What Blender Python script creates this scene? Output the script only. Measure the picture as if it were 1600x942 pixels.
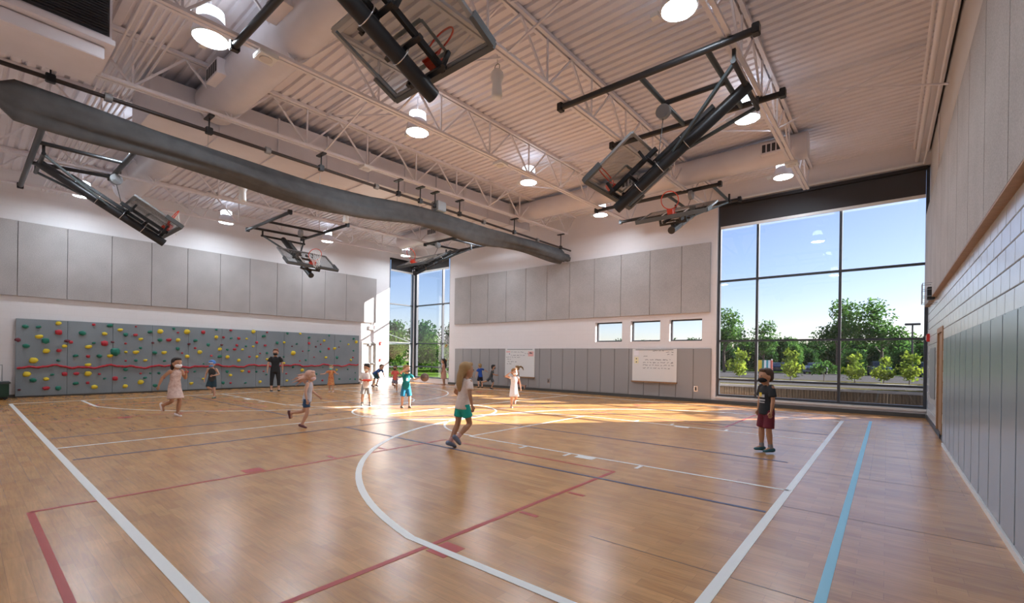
import bpy, bmesh, math, random
from mathutils import Vector, Matrix
random.seed(7)
S = bpy.context.scene
COL = S.collection
for o in list(bpy.data.objects): bpy.data.objects.remove(o, do_unlink=True)
V = Vector
# ------------------------------------------------------------------ camera
yaw, pitch, roll, FPX, PY = .68862, -.00127, .01434, 712.29, 558.54
HC = 1.48
cy, sy = math.cos(yaw), math.sin(yaw)
fwd = V((-sy, cy, 0)); rt = V((cy, sy, 0)); up = V((0, 0, 1))
fw = math.cos(pitch)*fwd + math.sin(pitch)*up; u2 = math.cos(pitch)*up - math.sin(pitch)*fwd
r3 = math.cos(roll)*rt + math.sin(roll)*u2; u3 = math.cos(roll)*u2 - math.sin(roll)*rt
cam = bpy.data.cameras.new('camera'); camo = bpy.data.objects.new('camera', cam); COL.objects.link(camo)
m = Matrix((r3, u3, -fw)).transposed().to_4x4(); m.translation = V((0, 0, HC)); camo.matrix_world = m
cam.sensor_width = 36; cam.lens = FPX/1600*36; cam.shift_y = (PY-471)/1600; cam.clip_end = 600; cam.clip_start = .05
S.camera = camo
# ------------------------------------------------------------------ sky, sun, exposure
SUN_AZ = V((.63, .776, 0)); SUN_EL = math.radians(25)
W = bpy.data.worlds.new('sky'); S.world = W; W.use_nodes = True
wn = W.node_tree; sky = wn.nodes.new('ShaderNodeTexSky'); sky.sky_type = 'NISHITA'; sky.sun_disc = False
sky.sun_elevation = SUN_EL; sky.sun_rotation = math.atan2(SUN_AZ.x, SUN_AZ.y); sky.air_density = 1.0; sky.dust_density = .35; sky.ozone_density = 2.6
bg = wn.nodes['Background']; tn = wn.nodes.new('ShaderNodeMix'); tn.data_type = 'RGBA'; tn.blend_type = 'MULTIPLY'; tn.inputs[0].default_value = 1; tn.inputs[7].default_value = (.98,.90,.98,1); wn.links.new(sky.outputs[0], tn.inputs[6]); wn.links.new(tn.outputs[2], bg.inputs[0]); bg.inputs[1].default_value = .165
sl = bpy.data.lights.new('sun', 'SUN'); sl.energy = 25.0; sl.angle = .0093; sl.color = (1, .94, .85)
so = bpy.data.objects.new('sun', sl); COL.objects.link(so)
sd = V((SUN_AZ.x*math.cos(SUN_EL), SUN_AZ.y*math.cos(SUN_EL), math.sin(SUN_EL)))
so.rotation_euler = sd.to_track_quat('Z', 'Y').to_euler(); so.location = (20, 30, 20)
vs = S.view_settings; vs.view_transform = 'Standard'; vs.look = 'None'; vs.exposure = 0.25; vs.gamma = 1; vs.use_curve_mapping = False
LAMP_EMIT = 120

# ------------------------------------------------------------------ helpers
class MB:
    def __init__(s): s.v = []; s.f = []; s.m = []; s.sm = []
    def add(s, vs_, fs, mi=0, smooth=False):
        b = len(s.v); s.v += [tuple(p) for p in vs_]
        for f in fs: s.f.append(tuple(b+i for i in f)); s.m.append(mi); s.sm.append(smooth)
        return s
    def box(s, a, b, mi=0):
        x0, y0, z0 = a; x1, y1, z1 = b
        return s.add([(x0,y0,z0),(x1,y0,z0),(x1,y1,z0),(x0,y1,z0),(x0,y0,z1),(x1,y0,z1),(x1,y1,z1),(x0,y1,z1)],
              [(0,3,2,1),(4,5,6,7),(0,1,5,4),(1,2,6,5),(2,3,7,6),(3,0,4,7)], mi)
    def bbox(s, a, b, r=.01, mi=0):      # box with chamfered edges
        bm = bmesh.new(); bmesh.ops.create_cube(bm, size=1)
        for v in bm.verts: v.co = V([(a[i]+b[i])/2 + v.co[i]*(b[i]-a[i]) for i in range(3)])
        bmesh.ops.bevel(bm, geom=bm.edges[:], offset=r, segments=2, affect='EDGES')
        bm.verts.index_update(); s.add([v.co[:] for v in bm.verts], [[v.index for v in f.verts] for f in bm.faces], mi); bm.free(); return s
    def beam(s, p, q, w, h, mi=0, side=None):   # rectangular bar from p to q; w along side, h across
        p, q = V(p), V(q); t = (q-p).normalized()
        if side is None: side = V((0,0,1)).cross(t) if abs(t.z) < .99 else V((1,0,0))
        a = (V(side) - V(side).dot(t)*t).normalized(); b = t.cross(a); a = a*w/2; b = b*h/2
        return s.add([p-a-b,p+a-b,p+a+b,p-a+b,q-a-b,q+a-b,q+a+b,q-a+b], [(3,2,1,0),(4,5,6,7),(0,1,5,4),(1,2,6,5),(2,3,7,6),(3,0,4,7)], mi)
    def cyl(s, p, q, r, r2=None, n=12, mi=0, cap=True):
        p, q = V(p), V(q); r2 = r if r2 is None else r2; t = (q-p).normalized()
        a = t.orthogonal().normalized(); b = t.cross(a); vs_ = []
        for c, rr in ((p, r), (q, r2)):
            for i in range(n): g = 2*math.pi*i/n; vs_.append(c+(a*math.cos(g)+b*math.sin(g))*rr)
        s.add(vs_, [(i, (i+1) % n, n+(i+1) % n, n+i) for i in range(n)], mi, True)
        if cap: s.add(vs_[:n], [tuple(range(n-1,-1,-1))], mi); s.add(vs_[n:], [tuple(range(n))], mi)
        return s
    def tube(s, pts, r, n=8, mi=0):
        pts = [V(p) for p in pts]; rings = []; a = None
        for i, p in enumerate(pts):
            t = (pts[min(i+1, len(pts)-1)]-pts[max(i-1, 0)]).normalized()
            a = t.orthogonal().normalized() if a is None else (a-a.dot(t)*t).normalized(); b = t.cross(a)
            rr = r[i] if isinstance(r, (list, tuple)) else r
            rings.append([p+(a*math.cos(2*math.pi*k/n)+b*math.sin(2*math.pi*k/n))*rr for k in range(n)])
        base = [q for R in rings for q in R]
        fs = [(i*n+k, i*n+(k+1) % n, (i+1)*n+(k+1) % n, (i+1)*n+k) for i in range(len(rings)-1) for k in range(n)]
        s.add(base, fs, mi, True); s.add(rings[0], [tuple(range(n-1,-1,-1))], mi); s.add(rings[-1], [tuple(range(n))], mi); return s
    def lathe(s, prof, c=(0,0,0), n=20, mi=0, axis='Z'):
        c = V(c); vs_ = []
        for r, z in prof:
            for i in range(n):
                g = 2*math.pi*i/n; vs_.append(c+V((r*math.cos(g), r*math.sin(g), z)))
        fs = [(j*n+i, j*n+(i+1) % n, (j+1)*n+(i+1) % n, (j+1)*n+i) for j in range(len(prof)-1) for i in range(n)]
        return s.add(vs_, fs, mi, True)
    def disc(s, c, r, n=20, mi=0, up_=False):
        c = V(c); vs_ = [c+V((r*math.cos(2*math.pi*i/n), r*math.sin(2*math.pi*i/n), 0)) for i in range(n)]
        return s.add(vs_, [tuple(range(n)) if up_ else tuple(range(n-1,-1,-1))], mi)
    def torus(s, c, R, r, nrm=(0,0,1), n=24, k=6, mi=0):
        c = V(c); nr = V(nrm).normalized(); a = nr.orthogonal().normalized(); b = nr.cross(a); vs_ = []
        for i in range(n):
            g = 2*math.pi*i/n; d = a*math.cos(g)+b*math.sin(g)
            for j in range(k): h = 2*math.pi*j/k; vs_.append(c+d*(R+r*math.cos(h))+nr*r*math.sin(h))
        return s.add(vs_, [(i*k+j, ((i+1) % n)*k+j, ((i+1) % n)*k+(j+1) % k, i*k+(j+1) % k) for i in range(n) for j in range(k)], mi, True)
    def ell(s, c, r, n=12, k=8, mi=0, rot=None):
        c = V(c); vs_ = []
        for j in range(k+1):
            ph = math.pi*j/k
            for i in range(n):
                th = 2*math.pi*i/n; p = V((r[0]*math.sin(ph)*math.cos(th), r[1]*math.sin(ph)*math.sin(th), r[2]*math.cos(ph)))
                vs_.append(c+(rot @ p if rot else p))
        return s.add(vs_, [(j*n+i, (j+1)*n+i, (j+1)*n+(i+1) % n, j*n+(i+1) % n) for j in range(k) for i in range(n)], mi, True)
    def mesh(s, name):
        me = bpy.data.meshes.new(name); me.from_pydata(s.v, [], s.f)
        for p, mi, sm in zip(me.polygons, s.m, s.sm): p.material_index = mi; p.use_smooth = sm
        me.update(); return me
def link(name, me, mats, parent=None, loc=None):
    o = bpy.data.objects.new(name, me); COL.objects.link(o)
    if me is not None and mats is not None and len(me.materials) == 0:
        for mt in (mats if isinstance(mats, (list, tuple)) else [mats]): me.materials.append(mt)
    if parent is not None: o.parent = parent
    if loc is not None: o.location = loc
    return o
def part(name, mb, mats, parent=None, loc=None): return link(name, mb.mesh(name), mats, parent, loc)
def tag(o, label=None, cat=None, group=None, kind=None):
    if label: o['label'] = label
    if cat: o['category'] = cat
    if group: o['group'] = group
    if kind: o['kind'] = kind
    return o
def empty(name, loc=(0,0,0), rz=0):
    o = bpy.data.objects.new(name, None); COL.objects.link(o); o.location = loc; o.rotation_euler = (0,0,rz); o.empty_display_size = .1; return o
def copy_tree(o, parent=None):
    c = o.copy(); COL.objects.link(c); c.parent = parent
    for ch in list(o.children): copy_tree(ch, c)
    return c
def struct(o): o['kind'] = 'structure'; return o

# ------------------------------------------------------------------ materials
def base(name):
    mt = bpy.data.materials.new(name); mt.use_nodes = True; nt = mt.node_tree; return mt, nt, nt.nodes['Principled BSDF']
def simple(name, col, rough=.5, metal=0, noise=0, nscale=8, bump=0, bscale=40, spec=.5, emit=None, estr=0, ior=None):
    mt, nt, b = base(name); N, L = nt.nodes, nt.links
    b.inputs['Base Color'].default_value = (*col, 1); b.inputs['Roughness'].default_value = rough; b.inputs['Metallic'].default_value = metal
    b.inputs['Specular IOR Level'].default_value = spec
    tc = N.new('ShaderNodeTexCoord')
    if noise:
        nz = N.new('ShaderNodeTexNoise'); nz.inputs['Scale'].default_value = nscale; nz.inputs['Detail'].default_value = 4; L.new(tc.outputs['Object'], nz.inputs['Vector'])
        mp = N.new('ShaderNodeMapRange'); mp.inputs[1].default_value = .3; mp.inputs[2].default_value = .7; mp.inputs[3].default_value = 1-noise; mp.inputs[4].default_value = 1+noise
        L.new(nz.outputs[0], mp.inputs[0]); mx = N.new('ShaderNodeMix'); mx.data_type = 'RGBA'; mx.blend_type = 'MULTIPLY'; mx.inputs[0].default_value = 1
        mx.inputs[6].default_value = (*col, 1); L.new(mp.outputs[0], mx.inputs[7]); L.new(mx.outputs[2], b.inputs['Base Color'])
    if bump:
        n2 = N.new('ShaderNodeTexNoise'); n2.inputs['Scale'].default_value = bscale; L.new(tc.outputs['Object'], n2.inputs['Vector'])
        bp = N.new('ShaderNodeBump'); bp.inputs['Strength'].default_value = bump; bp.inputs['Distance'].default_value = .01; L.new(n2.outputs[0], bp.inputs['Height']); L.new(bp.outputs[0], b.inputs['Normal'])
    if ior: b.inputs['IOR'].default_value = ior
    if emit: b.inputs['Emission Color'].default_value = (*emit, 1); b.inputs['Emission Strength'].default_value = estr
    return mt
def cmu(name, col, swap):
    mt, nt, b = base(name); N, L = nt.nodes, nt.links
    g = N.new('ShaderNodeNewGeometry'); sp = N.new('ShaderNodeSeparateXYZ'); cb = N.new('ShaderNodeCombineXYZ'); L.new(g.outputs['Position'], sp.inputs[0])
    L.new(sp.outputs[1 if swap else 0], cb.inputs[0]); L.new(sp.outputs[2], cb.inputs[1])
    br = N.new('ShaderNodeTexBrick'); br.inputs['Scale'].default_value = 1; br.inputs['Brick Width'].default_value = .406; br.inputs['Row Height'].default_value = .203
    br.inputs['Mortar Size'].default_value = .004; br.inputs['Color1'].default_value = (*col, 1); br.inputs['Color2'].default_value = (*[c*.985 for c in col], 1); br.inputs['Mortar'].default_value = (*[c*.94 for c in col], 1)
    L.new(cb.outputs[0], br.inputs['Vector']); L.new(br.outputs[0], b.inputs['Base Color']); b.inputs['Roughness'].default_value = .55
    bp = N.new('ShaderNodeBump'); bp.invert = True; bp.inputs['Strength'].default_value = .3; bp.inputs['Distance'].default_value = .006; L.new(br.outputs['Fac'], bp.inputs['Height']); L.new(bp.outputs[0], b.inputs['Normal'])
    return mt
def speckle(name, c1, c2, scale, rough=.85, bump=.3):
    mt, nt, b = base(name); N, L = nt.nodes, nt.links; tc = N.new('ShaderNodeTexCoord')
    nz = N.new('ShaderNodeTexNoise'); nz.inputs['Scale'].default_value = scale; nz.inputs['Detail'].default_value = 6; nz.inputs['Roughness'].default_value = .8; L.new(tc.outputs['Object'], nz.inputs['Vector'])
    n2 = N.new('ShaderNodeTexNoise'); n2.inputs['Scale'].default_value = 1.3; L.new(tc.outputs['Object'], n2.inputs['Vector'])
    ad = N.new('ShaderNodeMath'); ad.operation = 'MULTIPLY_ADD'; ad.inputs[1].default_value = .25; L.new(n2.outputs[0], ad.inputs[0]); L.new(nz.outputs[0], ad.inputs[2])
    cr = N.new('ShaderNodeValToRGB'); cr.color_ramp.elements[0].position = .5; cr.color_ramp.elements[0].color = (*c1, 1); cr.color_ramp.elements[1].position = .75; cr.color_ramp.elements[1].color = (*c2, 1)
    L.new(ad.outputs[0], cr.inputs[0]); L.new(cr.outputs[0], b.inputs['Base Color']); b.inputs['Roughness'].default_value = rough
    if bump:
        bp = N.new('ShaderNodeBump'); bp.inputs['Strength'].default_value = bump; bp.inputs['Distance'].default_value = .01; L.new(nz.outputs[0], bp.inputs['Height']); L.new(bp.outputs[0], b.inputs['Normal'])
    return mt
def floor_mat():
    mt, nt, b = base('printed_wood_vinyl'); N, L = nt.nodes, nt.links; tc = N.new('ShaderNodeTexCoord')
    br = N.new('ShaderNodeTexBrick'); br.offset = .37; br.offset_frequency = 2; br.inputs['Scale'].default_value = 1; br.inputs['Brick Width'].default_value = .42; br.inputs['Row Height'].default_value = .105
    br.inputs['Mortar Size'].default_value = .0012; br.inputs['Mortar Smooth'].default_value = .3; br.inputs['Bias'].default_value = -.1
    br.inputs['Color1'].default_value = (.54,.272,.09,1); br.inputs['Color2'].default_value = (.42,.192,.058,1); br.inputs['Mortar'].default_value = (.29,.135,.05,1)
    L.new(tc.outputs['Object'], br.inputs['Vector'])
    mp = N.new('ShaderNodeMapping'); mp.inputs['Scale'].default_value = (3, 40, 1); L.new(tc.outputs['Object'], mp.inputs[0])
    nz = N.new('ShaderNodeTexNoise'); nz.inputs['Scale'].default_value = 1; nz.inputs['Detail'].default_value = 5; nz.inputs['Distortion'].default_value = 1.2; L.new(mp.outputs[0], nz.inputs['Vector'])
    n2 = N.new('ShaderNodeTexNoise'); n2.inputs['Scale'].default_value = 2.2; n2.inputs['Detail'].default_value = 2; L.new(tc.outputs['Object'], n2.inputs['Vector'])
    mr = N.new('ShaderNodeMapRange'); mr.inputs[1].default_value = .3; mr.inputs[2].default_value = .7; mr.inputs[3].default_value = .82; mr.inputs[4].default_value = 1.16; L.new(nz.outputs[0], mr.inputs[0])
    m2 = N.new('ShaderNodeMapRange'); m2.inputs[1].default_value = .3; m2.inputs[2].default_value = .7; m2.inputs[3].default_value = .9; m2.inputs[4].default_value = 1.1; L.new(n2.outputs[0], m2.inputs[0])
    mm = N.new('ShaderNodeMath'); mm.operation = 'MULTIPLY'; L.new(mr.outputs[0], mm.inputs[0]); L.new(m2.outputs[0], mm.inputs[1])
    mx = N.new('ShaderNodeMix'); mx.data_type = 'RGBA'; mx.blend_type = 'MULTIPLY'; mx.inputs[0].default_value = 1; L.new(br.outputs[0], mx.inputs[6]); L.new(mm.outputs[0], mx.inputs[7])
    L.new(mx.outputs[2], b.inputs['Base Color']); b.inputs['Roughness'].default_value = .27; b.inputs['IOR'].default_value = 1.88
    bp = N.new('ShaderNodeBump'); bp.inputs['Strength'].default_value = .06; bp.inputs['Distance'].default_value = .004; L.new(nz.outputs[0], bp.inputs['Height']); L.new(bp.outputs[0], b.inputs['Normal'])
    return mt
def glass_mat(name, tint=(.955,.955,.975), refl=.07):
    mt = bpy.data.materials.new(name); mt.use_nodes = True; nt = mt.node_tree; N, L = nt.nodes, nt.links; N.remove(N['Principled BSDF']); out = N['Material Output']
    t = N.new('ShaderNodeBsdfTransparent'); t.inputs[0].default_value = (*tint, 1); g = N.new('ShaderNodeBsdfGlossy'); g.inputs['Roughness'].default_value = .02
    lw_ = N.new('ShaderNodeLayerWeight'); lw_.inputs[0].default_value = .5; pw = N.new('ShaderNodeMath'); pw.operation = 'POWER'; pw.inputs[1].default_value = 5; L.new(lw_.outputs['Facing'], pw.inputs[0]); fr = N.new('ShaderNodeMath'); fr.operation = 'MULTIPLY_ADD'; fr.inputs[1].default_value = .93; fr.inputs[2].default_value = refl*.5; L.new(pw.outputs[0], fr.inputs[0]); mx = N.new('ShaderNodeMixShader'); L.new(fr.outputs[0], mx.inputs[0]); L.new(t.outputs[0], mx.inputs[1]); L.new(g.outputs[0], mx.inputs[2]); L.new(mx.outputs[0], out.inputs[0])
    return mt
def leaf_mat(name, c1, c2):
    mt = bpy.data.materials.new(name); mt.use_nodes = True; nt = mt.node_tree; N, L = nt.nodes, nt.links; N.remove(N['Principled BSDF']); out = N['Material Output']
    tc = N.new('ShaderNodeTexCoord'); nz = N.new('ShaderNodeTexNoise'); nz.inputs['Scale'].default_value = 1.1; nz.inputs['Detail'].default_value = 6; L.new(tc.outputs['Object'], nz.inputs['Vector'])
    cr = N.new('ShaderNodeValToRGB'); cr.color_ramp.elements[0].position = .35; cr.color_ramp.elements[0].color = (*c1, 1); cr.color_ramp.elements[1].position = .68; cr.color_ramp.elements[1].color = (*c2, 1); L.new(nz.outputs[0], cr.inputs[0])
    d = N.new('ShaderNodeBsdfDiffuse'); t = N.new('ShaderNodeBsdfTranslucent'); L.new(cr.outputs[0], d.inputs[0]); L.new(cr.outputs[0], t.inputs[0])
    mx = N.new('ShaderNodeMixShader'); mx.inputs[0].default_value = .4; L.new(d.outputs[0], mx.inputs[1]); L.new(t.outputs[0], mx.inputs[2]); L.new(mx.outputs[0], out.inputs[0]); return mt
M = dict(
 floor=floor_mat(), wallA=cmu('painted_block_side', (.79,.765,.77), True), wallB=cmu('painted_block_back', (.79,.75,.755), False), block=simple('painted_block', (.74,.75,.76), .22, noise=.03, bump=.12, bscale=60, ior=2.1),
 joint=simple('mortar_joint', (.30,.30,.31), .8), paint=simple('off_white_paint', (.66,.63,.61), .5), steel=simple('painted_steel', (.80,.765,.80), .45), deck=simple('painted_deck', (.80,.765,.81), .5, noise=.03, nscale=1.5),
 duct=simple('painted_duct', (.75,.715,.75), .4, noise=.03, nscale=3), panel=speckle('wood_fibre_panel', (.35,.325,.315), (.51,.48,.47), 55), pad=simple('grey_vinyl_pad', (.33,.32,.32), .38, bump=.08, bscale=300),
 padC=simple('blue_grey_vinyl_pad', (.31,.37,.42), .24, bump=.05, bscale=300, ior=1.9), climb=speckle('textured_climbing_panel', (.20,.245,.275), (.30,.345,.375), 70, .7, .2), base=simple('dark_vinyl_base', (.07,.068,.065), .45),
 frame=simple('dark_anodised_frame', (.055,.06,.07), .35, .3), black=simple('black_powder_coat', (.018,.018,.02), .38), teal=simple('dark_slate_steel', (.06,.075,.08), .4), grey=simple('grey_metal', (.32,.33,.34), .45, .3),
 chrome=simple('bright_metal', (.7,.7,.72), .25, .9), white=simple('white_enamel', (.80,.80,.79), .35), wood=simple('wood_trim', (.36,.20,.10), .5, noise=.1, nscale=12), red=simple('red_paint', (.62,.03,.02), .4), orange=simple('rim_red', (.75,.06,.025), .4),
 curtain=simple('grey_mesh_curtain', (.10,.102,.105), .8, noise=.2, nscale=4), glass=glass_mat('window_glass'), bglass=glass_mat('backboard_glass', (.72,.74,.74)), net=simple('white_cord', (.85,.84,.80), .8), dgrey=simple('dark_grey_padding', (.10,.11,.115), .6),
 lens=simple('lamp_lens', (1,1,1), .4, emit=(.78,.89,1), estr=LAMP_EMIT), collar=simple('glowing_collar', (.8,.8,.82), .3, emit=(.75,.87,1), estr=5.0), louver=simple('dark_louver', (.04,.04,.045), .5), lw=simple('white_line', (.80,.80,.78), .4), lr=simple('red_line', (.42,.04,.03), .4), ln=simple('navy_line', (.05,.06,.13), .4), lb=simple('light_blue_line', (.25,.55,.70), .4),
 board=simple('whiteboard', (.78,.77,.76), .2), ink=simple('dark_ink', (.08,.08,.10), .5), rink=simple('red_ink', (.6,.08,.08), .5), shade=simple('dark_shade_cloth', (.045,.045,.05), .7), holdg=simple('green_hold', (.015,.19,.13), .45), holdr=simple('red_hold', (.50,.03,.05), .45), holdy=simple('yellow_hold', (.80,.62,.04), .45), holdm=simple('maroon_hold', (.17,.03,.045), .5),
 asphalt=simple('asphalt', (.06,.06,.063), .9, noise=.1, nscale=2, spec=0), concrete=simple('concrete', (.2,.195,.19), .85, noise=.08, nscale=3, spec=.1), grass=simple('lawn', (.06,.11,.018), .95, noise=.25, nscale=5, spec=0), mulch=simple('mulch', (.055,.05,.018), .95, noise=.4, nscale=8, spec=0), timber=simple('brown_block', (.075,.052,.03), .85, noise=.25, nscale=9), bark=simple('bark', (.10,.075,.05), .9),
 leafd=leaf_mat('leaf_dark', (.012,.04,.012), (.05,.12,.03)), leafm=leaf_mat('leaf_mid', (.03,.09,.02), (.11,.22,.05)), leafy=leaf_mat('leaf_yellow', (.08,.14,.02), (.24,.30,.04)), leafb=leaf_mat('leaf_bright', (.02,.06,.012), (.10,.18,.03)), carblue=simple('car_blue', (.03,.06,.12), .25, .4), carsilver=simple('car_silver', (.35,.40,.45), .25, .5), tire=simple('tire', (.02,.02,.02), .8), cglass=simple('car_window', (.03,.04,.05), .1))

# ------------------------------------------------------------------ room shell
XA, XC, YB, YN = -20.8, .84, 16.45, -.5
def zdeck(y): return 6.97+.027*y
def zbot(y): return 6.05+.032*y
def wall_cells(axis, pos, thick, us, zs, holes):
    mb = MB()
    for i in range(len(us)-1):
        for j in range(len(zs)-1):
            c = ((us[i]+us[i+1])/2, (zs[j]+zs[j+1])/2)
            if any(h[0] < c[0] < h[1] and h[2] < c[1] < h[3] for h in holes): continue
            if axis == 'y': mb.box((us[i], pos, zs[j]), (us[i+1], pos+thick, zs[j+1]))
            else: mb.box((pos, us[i], zs[j]), (pos+thick, us[i+1], zs[j+1]))
    return mb
FL = MB(); FL.box((XA, YN, -.2), (XC, YB, 0)); floor = struct(part('floor', FL, M['floor']))
hB = [(-20.8,-17.84,.23,6.78), (-4.52,.84,.23,6.78), (-9.17,-8.0,2.14,2.92), (-7.64,-6.48,2.14,2.92), (-6.13,-4.99,2.14,2.92)]
wB = struct(part('wall_back', wall_cells('y', YB, .3, [-21.1,-20.8,-17.84,-9.17,-8.0,-7.64,-6.48,-6.13,-4.99,-4.52,.84,1.14], [-.2,.23,2.14,2.92,6.78,7.6], hB), M['wallB']))
hA = [(14.78,16.45,.23,6.78), (13.12,14.03,0,2.15)]
wA = struct(part('wall_left', wall_cells('x', XA-.3, .3, [YN,13.12,14.03,14.78,16.45], [-.2,0,.23,2.15,6.78,7.6], hA), M['wallA']))
wC = MB(); wC.box((XC+.012, YN, -.2), (XC+.3, YB, 7.6)); wC = struct(part('wall_right', wC, M['joint']))
wN = MB(); wN.box((-21.1, YN-.3, -.2), (1.14, YN, 7.6)); wN = struct(part('wall_near', wN, M['wallB']))
# right wall: painted concrete blocks, laid one by one where they show, a skim elsewhere
bw, bh = .406, .2032
sk = MB(); sk.box((XC-.0, YN, 2.95), (XC+.02, YB, 7.5)); sk.box((XC, YN, 0), (XC+.02, 2.03, 2.95)); sk.box((XC, 2.03, 0), (XC+.02, 11.1, 1.83)); part('painted_face', sk, M['paint'], wC)
bm1 = MB(); bm1.bbox((-.014, .006, .006), (.012, bw-.006, bh-.006), .004); blk = bm1.mesh('block'); blk.materials.append(M['block'])
bm2 = MB(); bm2.bbox((-.014, .004, .004), (.012, bw/2-.004, bh-.004), .003); blkh = bm2.mesh('block_half'); blkh.materials.append(M['block'])
for row in range(0, 15):
    z = row*bh - .1
    off = (row % 2)*bw/2
    for k in range(-1, 42):
        y = 2.03 + k*bw + off
        if y < 2.03 - .01 or y + bw > YB + .05: continue
        if y < 11.1 and z < 1.6: continue
        if z < -.05: continue
        if 12.0 < y + bw/2 < 13.2 and z + bh/2 < 2.2: continue
        o = link('block', blk, None, wC, (XC, y, z))
# ceiling deck: trapezoid ribs along x
cd = MB(); prof = []; y = YN-.3; pitch_ = .2
while y < YB+.3:
    prof += [(y, 0), (y+.115, 0), (y+.135, .045), (y+.18, .045)]; y += pitch_
vv = []; 
for yy, dz in prof: vv += [(XA-.3, yy, zdeck(yy)+dz), (XC+.3, yy, zdeck(yy)+dz)]
cd.add(vv, [(2*i, 2*i+2, 2*i+3, 2*i+1) for i in range(len(prof)-1)])
n0 = len(prof); cd.box((XA-.3, YN-.3, 7.75), (XC+.3, YB+.3, 7.85))
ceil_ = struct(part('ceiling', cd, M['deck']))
# floor lines, thin paint on the vinyl
def fline(p, q, w, mt, name='court_line'):
    p, q = V((*p, 0)), V((*q, 0)); t = (q-p).normalized(); nn = V((-t.y, t.x, 0))*w/2
    mb = MB(); zt_ = {'lw': .0034, 'lb': .0030, 'lr': .0018, 'ln': .0026}[mt]; a = [p-nn, q-nn, q+nn, p+nn]; mb.add([(c.x, c.y, .0005) for c in a]+[(c.x, c.y, zt_) for c in a], [(3,2,1,0),(4,5,6,7),(0,1,5,4),(1,2,6,5),(2,3,7,6),(3,0,4,7)]); return part(name, mb, M[mt], floor)
def farc(c, r, a0, a1, w, mt, n=48):
    mb = MB(); vs_ = []
    for i in range(n+1):
        g = a0+(a1-a0)*i/n
        for rr, z in ((r-w/2, .0006), (r+w/2, .0006), (r+w/2, .0037), (r-w/2, .0037)): vs_.append((c[0]+rr*math.cos(g), c[1]+rr*math.sin(g), z))
    fs = []
    for i in range(n):
        for j in range(4): fs.append((i*4+j, i*4+(j+1) % 4, (i+1)*4+(j+1) % 4, (i+1)*4+j))
    mb.add(vs_, fs); return part('court_arc', mb, M[mt], floor)
CX, CYc = -9.66, 8.1
PI = math.pi
fline((-18.48, .92), (-.3, .92), .075, 'lw'); fline((-18.48, 15.28), (-.85, 15.28), .06, 'lw')
fline((-.85, .92), (-.85, 14.05), .075, 'lw'); fline((-18.48, .92), (-18.48, 15.28), .06, 'lw'); fline((CX, .96), (CX, 15.25), .05, 'lw')
fline((-.30, .9), (-.30, 14.5), .06, 'lb')
farc((CX, CYc), 1.9, 0, 2*PI, .05, 'lw')
for sgn, bx in ((-1, -.85), (1, -18.48)):
    hx = bx+sgn*1.05
    A = math.asin(5.75/5.85)
    a_mid = PI if sgn < 0 else 0
    farc((hx, CYc), 5.85, a_mid-A, a_mid+A, .075 if sgn < 0 else .05, 'lw', 64)
    for yy in (CYc-5.75, CYc+5.75): fline((bx, yy), (hx+sgn*1.09, yy), .07, 'lw')
    fx = bx+sgn*5.1
    for yy in (CYc-2.07, CYc+2.07):
        fline((bx, yy), (fx, yy), .045, 'lw')
        for d in (1.75, 2.9, 3.75): fline((bx+sgn*d, yy), (bx+sgn*d, yy+(-.22 if yy < CYc else .22)), .05, 'lw', 'lane_tick')
        fline((bx+sgn*2.45, yy-.09), (bx+sgn*2.75, yy-.09), .16, 'lw', 'lane_block')
    fline((fx, CYc-2.07), (fx, CYc+2.07), .045, 'lw'); farc((fx, CYc), 2.0, a_mid-PI/2, a_mid+PI/2, .045, 'lw', 32)
for xx in (-8.5, -10.8): fline((xx, 1.0), (xx, 15.2), .045, 'ln')
for yy in (5.03, 11.17): fline((-8.5, yy), (-.9, yy), .05, 'ln'); fline((-10.8, yy), (-18.4, yy), .045, 'ln')
fline((-8.4, 7.7), (-1.1, 7.7), .045, 'ln'); fline((-11, 7.7), (-18.4, 7.7), .045, 'ln')
for c in (-4.38, -14.94):
    x0, x1 = c-1.64, c+1.64
    for b0, sg in ((.43, 1), (15.77, -1)):
        fline((x0, b0), (x1, b0), .05, 'lr')
        for xx in (x0, x1):
            fline((xx, b0), (xx, b0+sg*5.04), .05, 'lr')
            for d, l in ((1.95, .2), (3.0, .14), (3.85, .14)):
                fline((xx+(.05 if xx == x1 else -.05), b0+sg*d), (xx+(.25 if xx == x1 else -.25), b0+sg*d), .05 if d != 1.95 else .22, 'lr', 'lane_block')
        fline((x0, b0+sg*5.04), (x1, b0+sg*5.04), .04, 'lr')
# sheet seams of the vinyl floor
for yy in (3.35, 5.35, 7.3, 9.3, 11.4): 
    mb = MB(); mb.box((-1.9, yy, .0003), (XC-.07, yy+.006, .001)); part('floor_seam', mb, M['base'], floor)

# acoustic panels, pads, base
def slab(name, a, b, mt, parent, r=.006): mb = MB(); mb.bbox(a, b, r); return part(name, mb, M[mt], parent)
seamsA = [YN+.02, 1.14]+[1.14+1.105*k for k in range(1, 11)]+[13.92]
for a, b in zip(seamsA[:-1], seamsA[1:]):
    if b-a > .1: slab('acoustic_panel', (XA-.0, a+.006, 3.15), (XA+.09, b-.006, 5.46), 'panel', wA)
xs = [-17.4]+[-17.4+1.17*k for k in range(1, 11)]+[-4.72]
for a, b in zip(xs[:-1], xs[1:]): slab('acoustic_panel', (a+.006, YB-.08, 3.12), (b-.006, YB, 5.52), 'panel', wB)
ys = [YN+.02]+[.55+1.22*k for k in range(0, 14)]
for a, b in zip(ys[:-1], ys[1:]): slab('acoustic_panel', (XC-.1, a+.006, 2.955), (XC, min(b, 16.1)-.006, 5.35), 'panel', wC)
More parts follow.
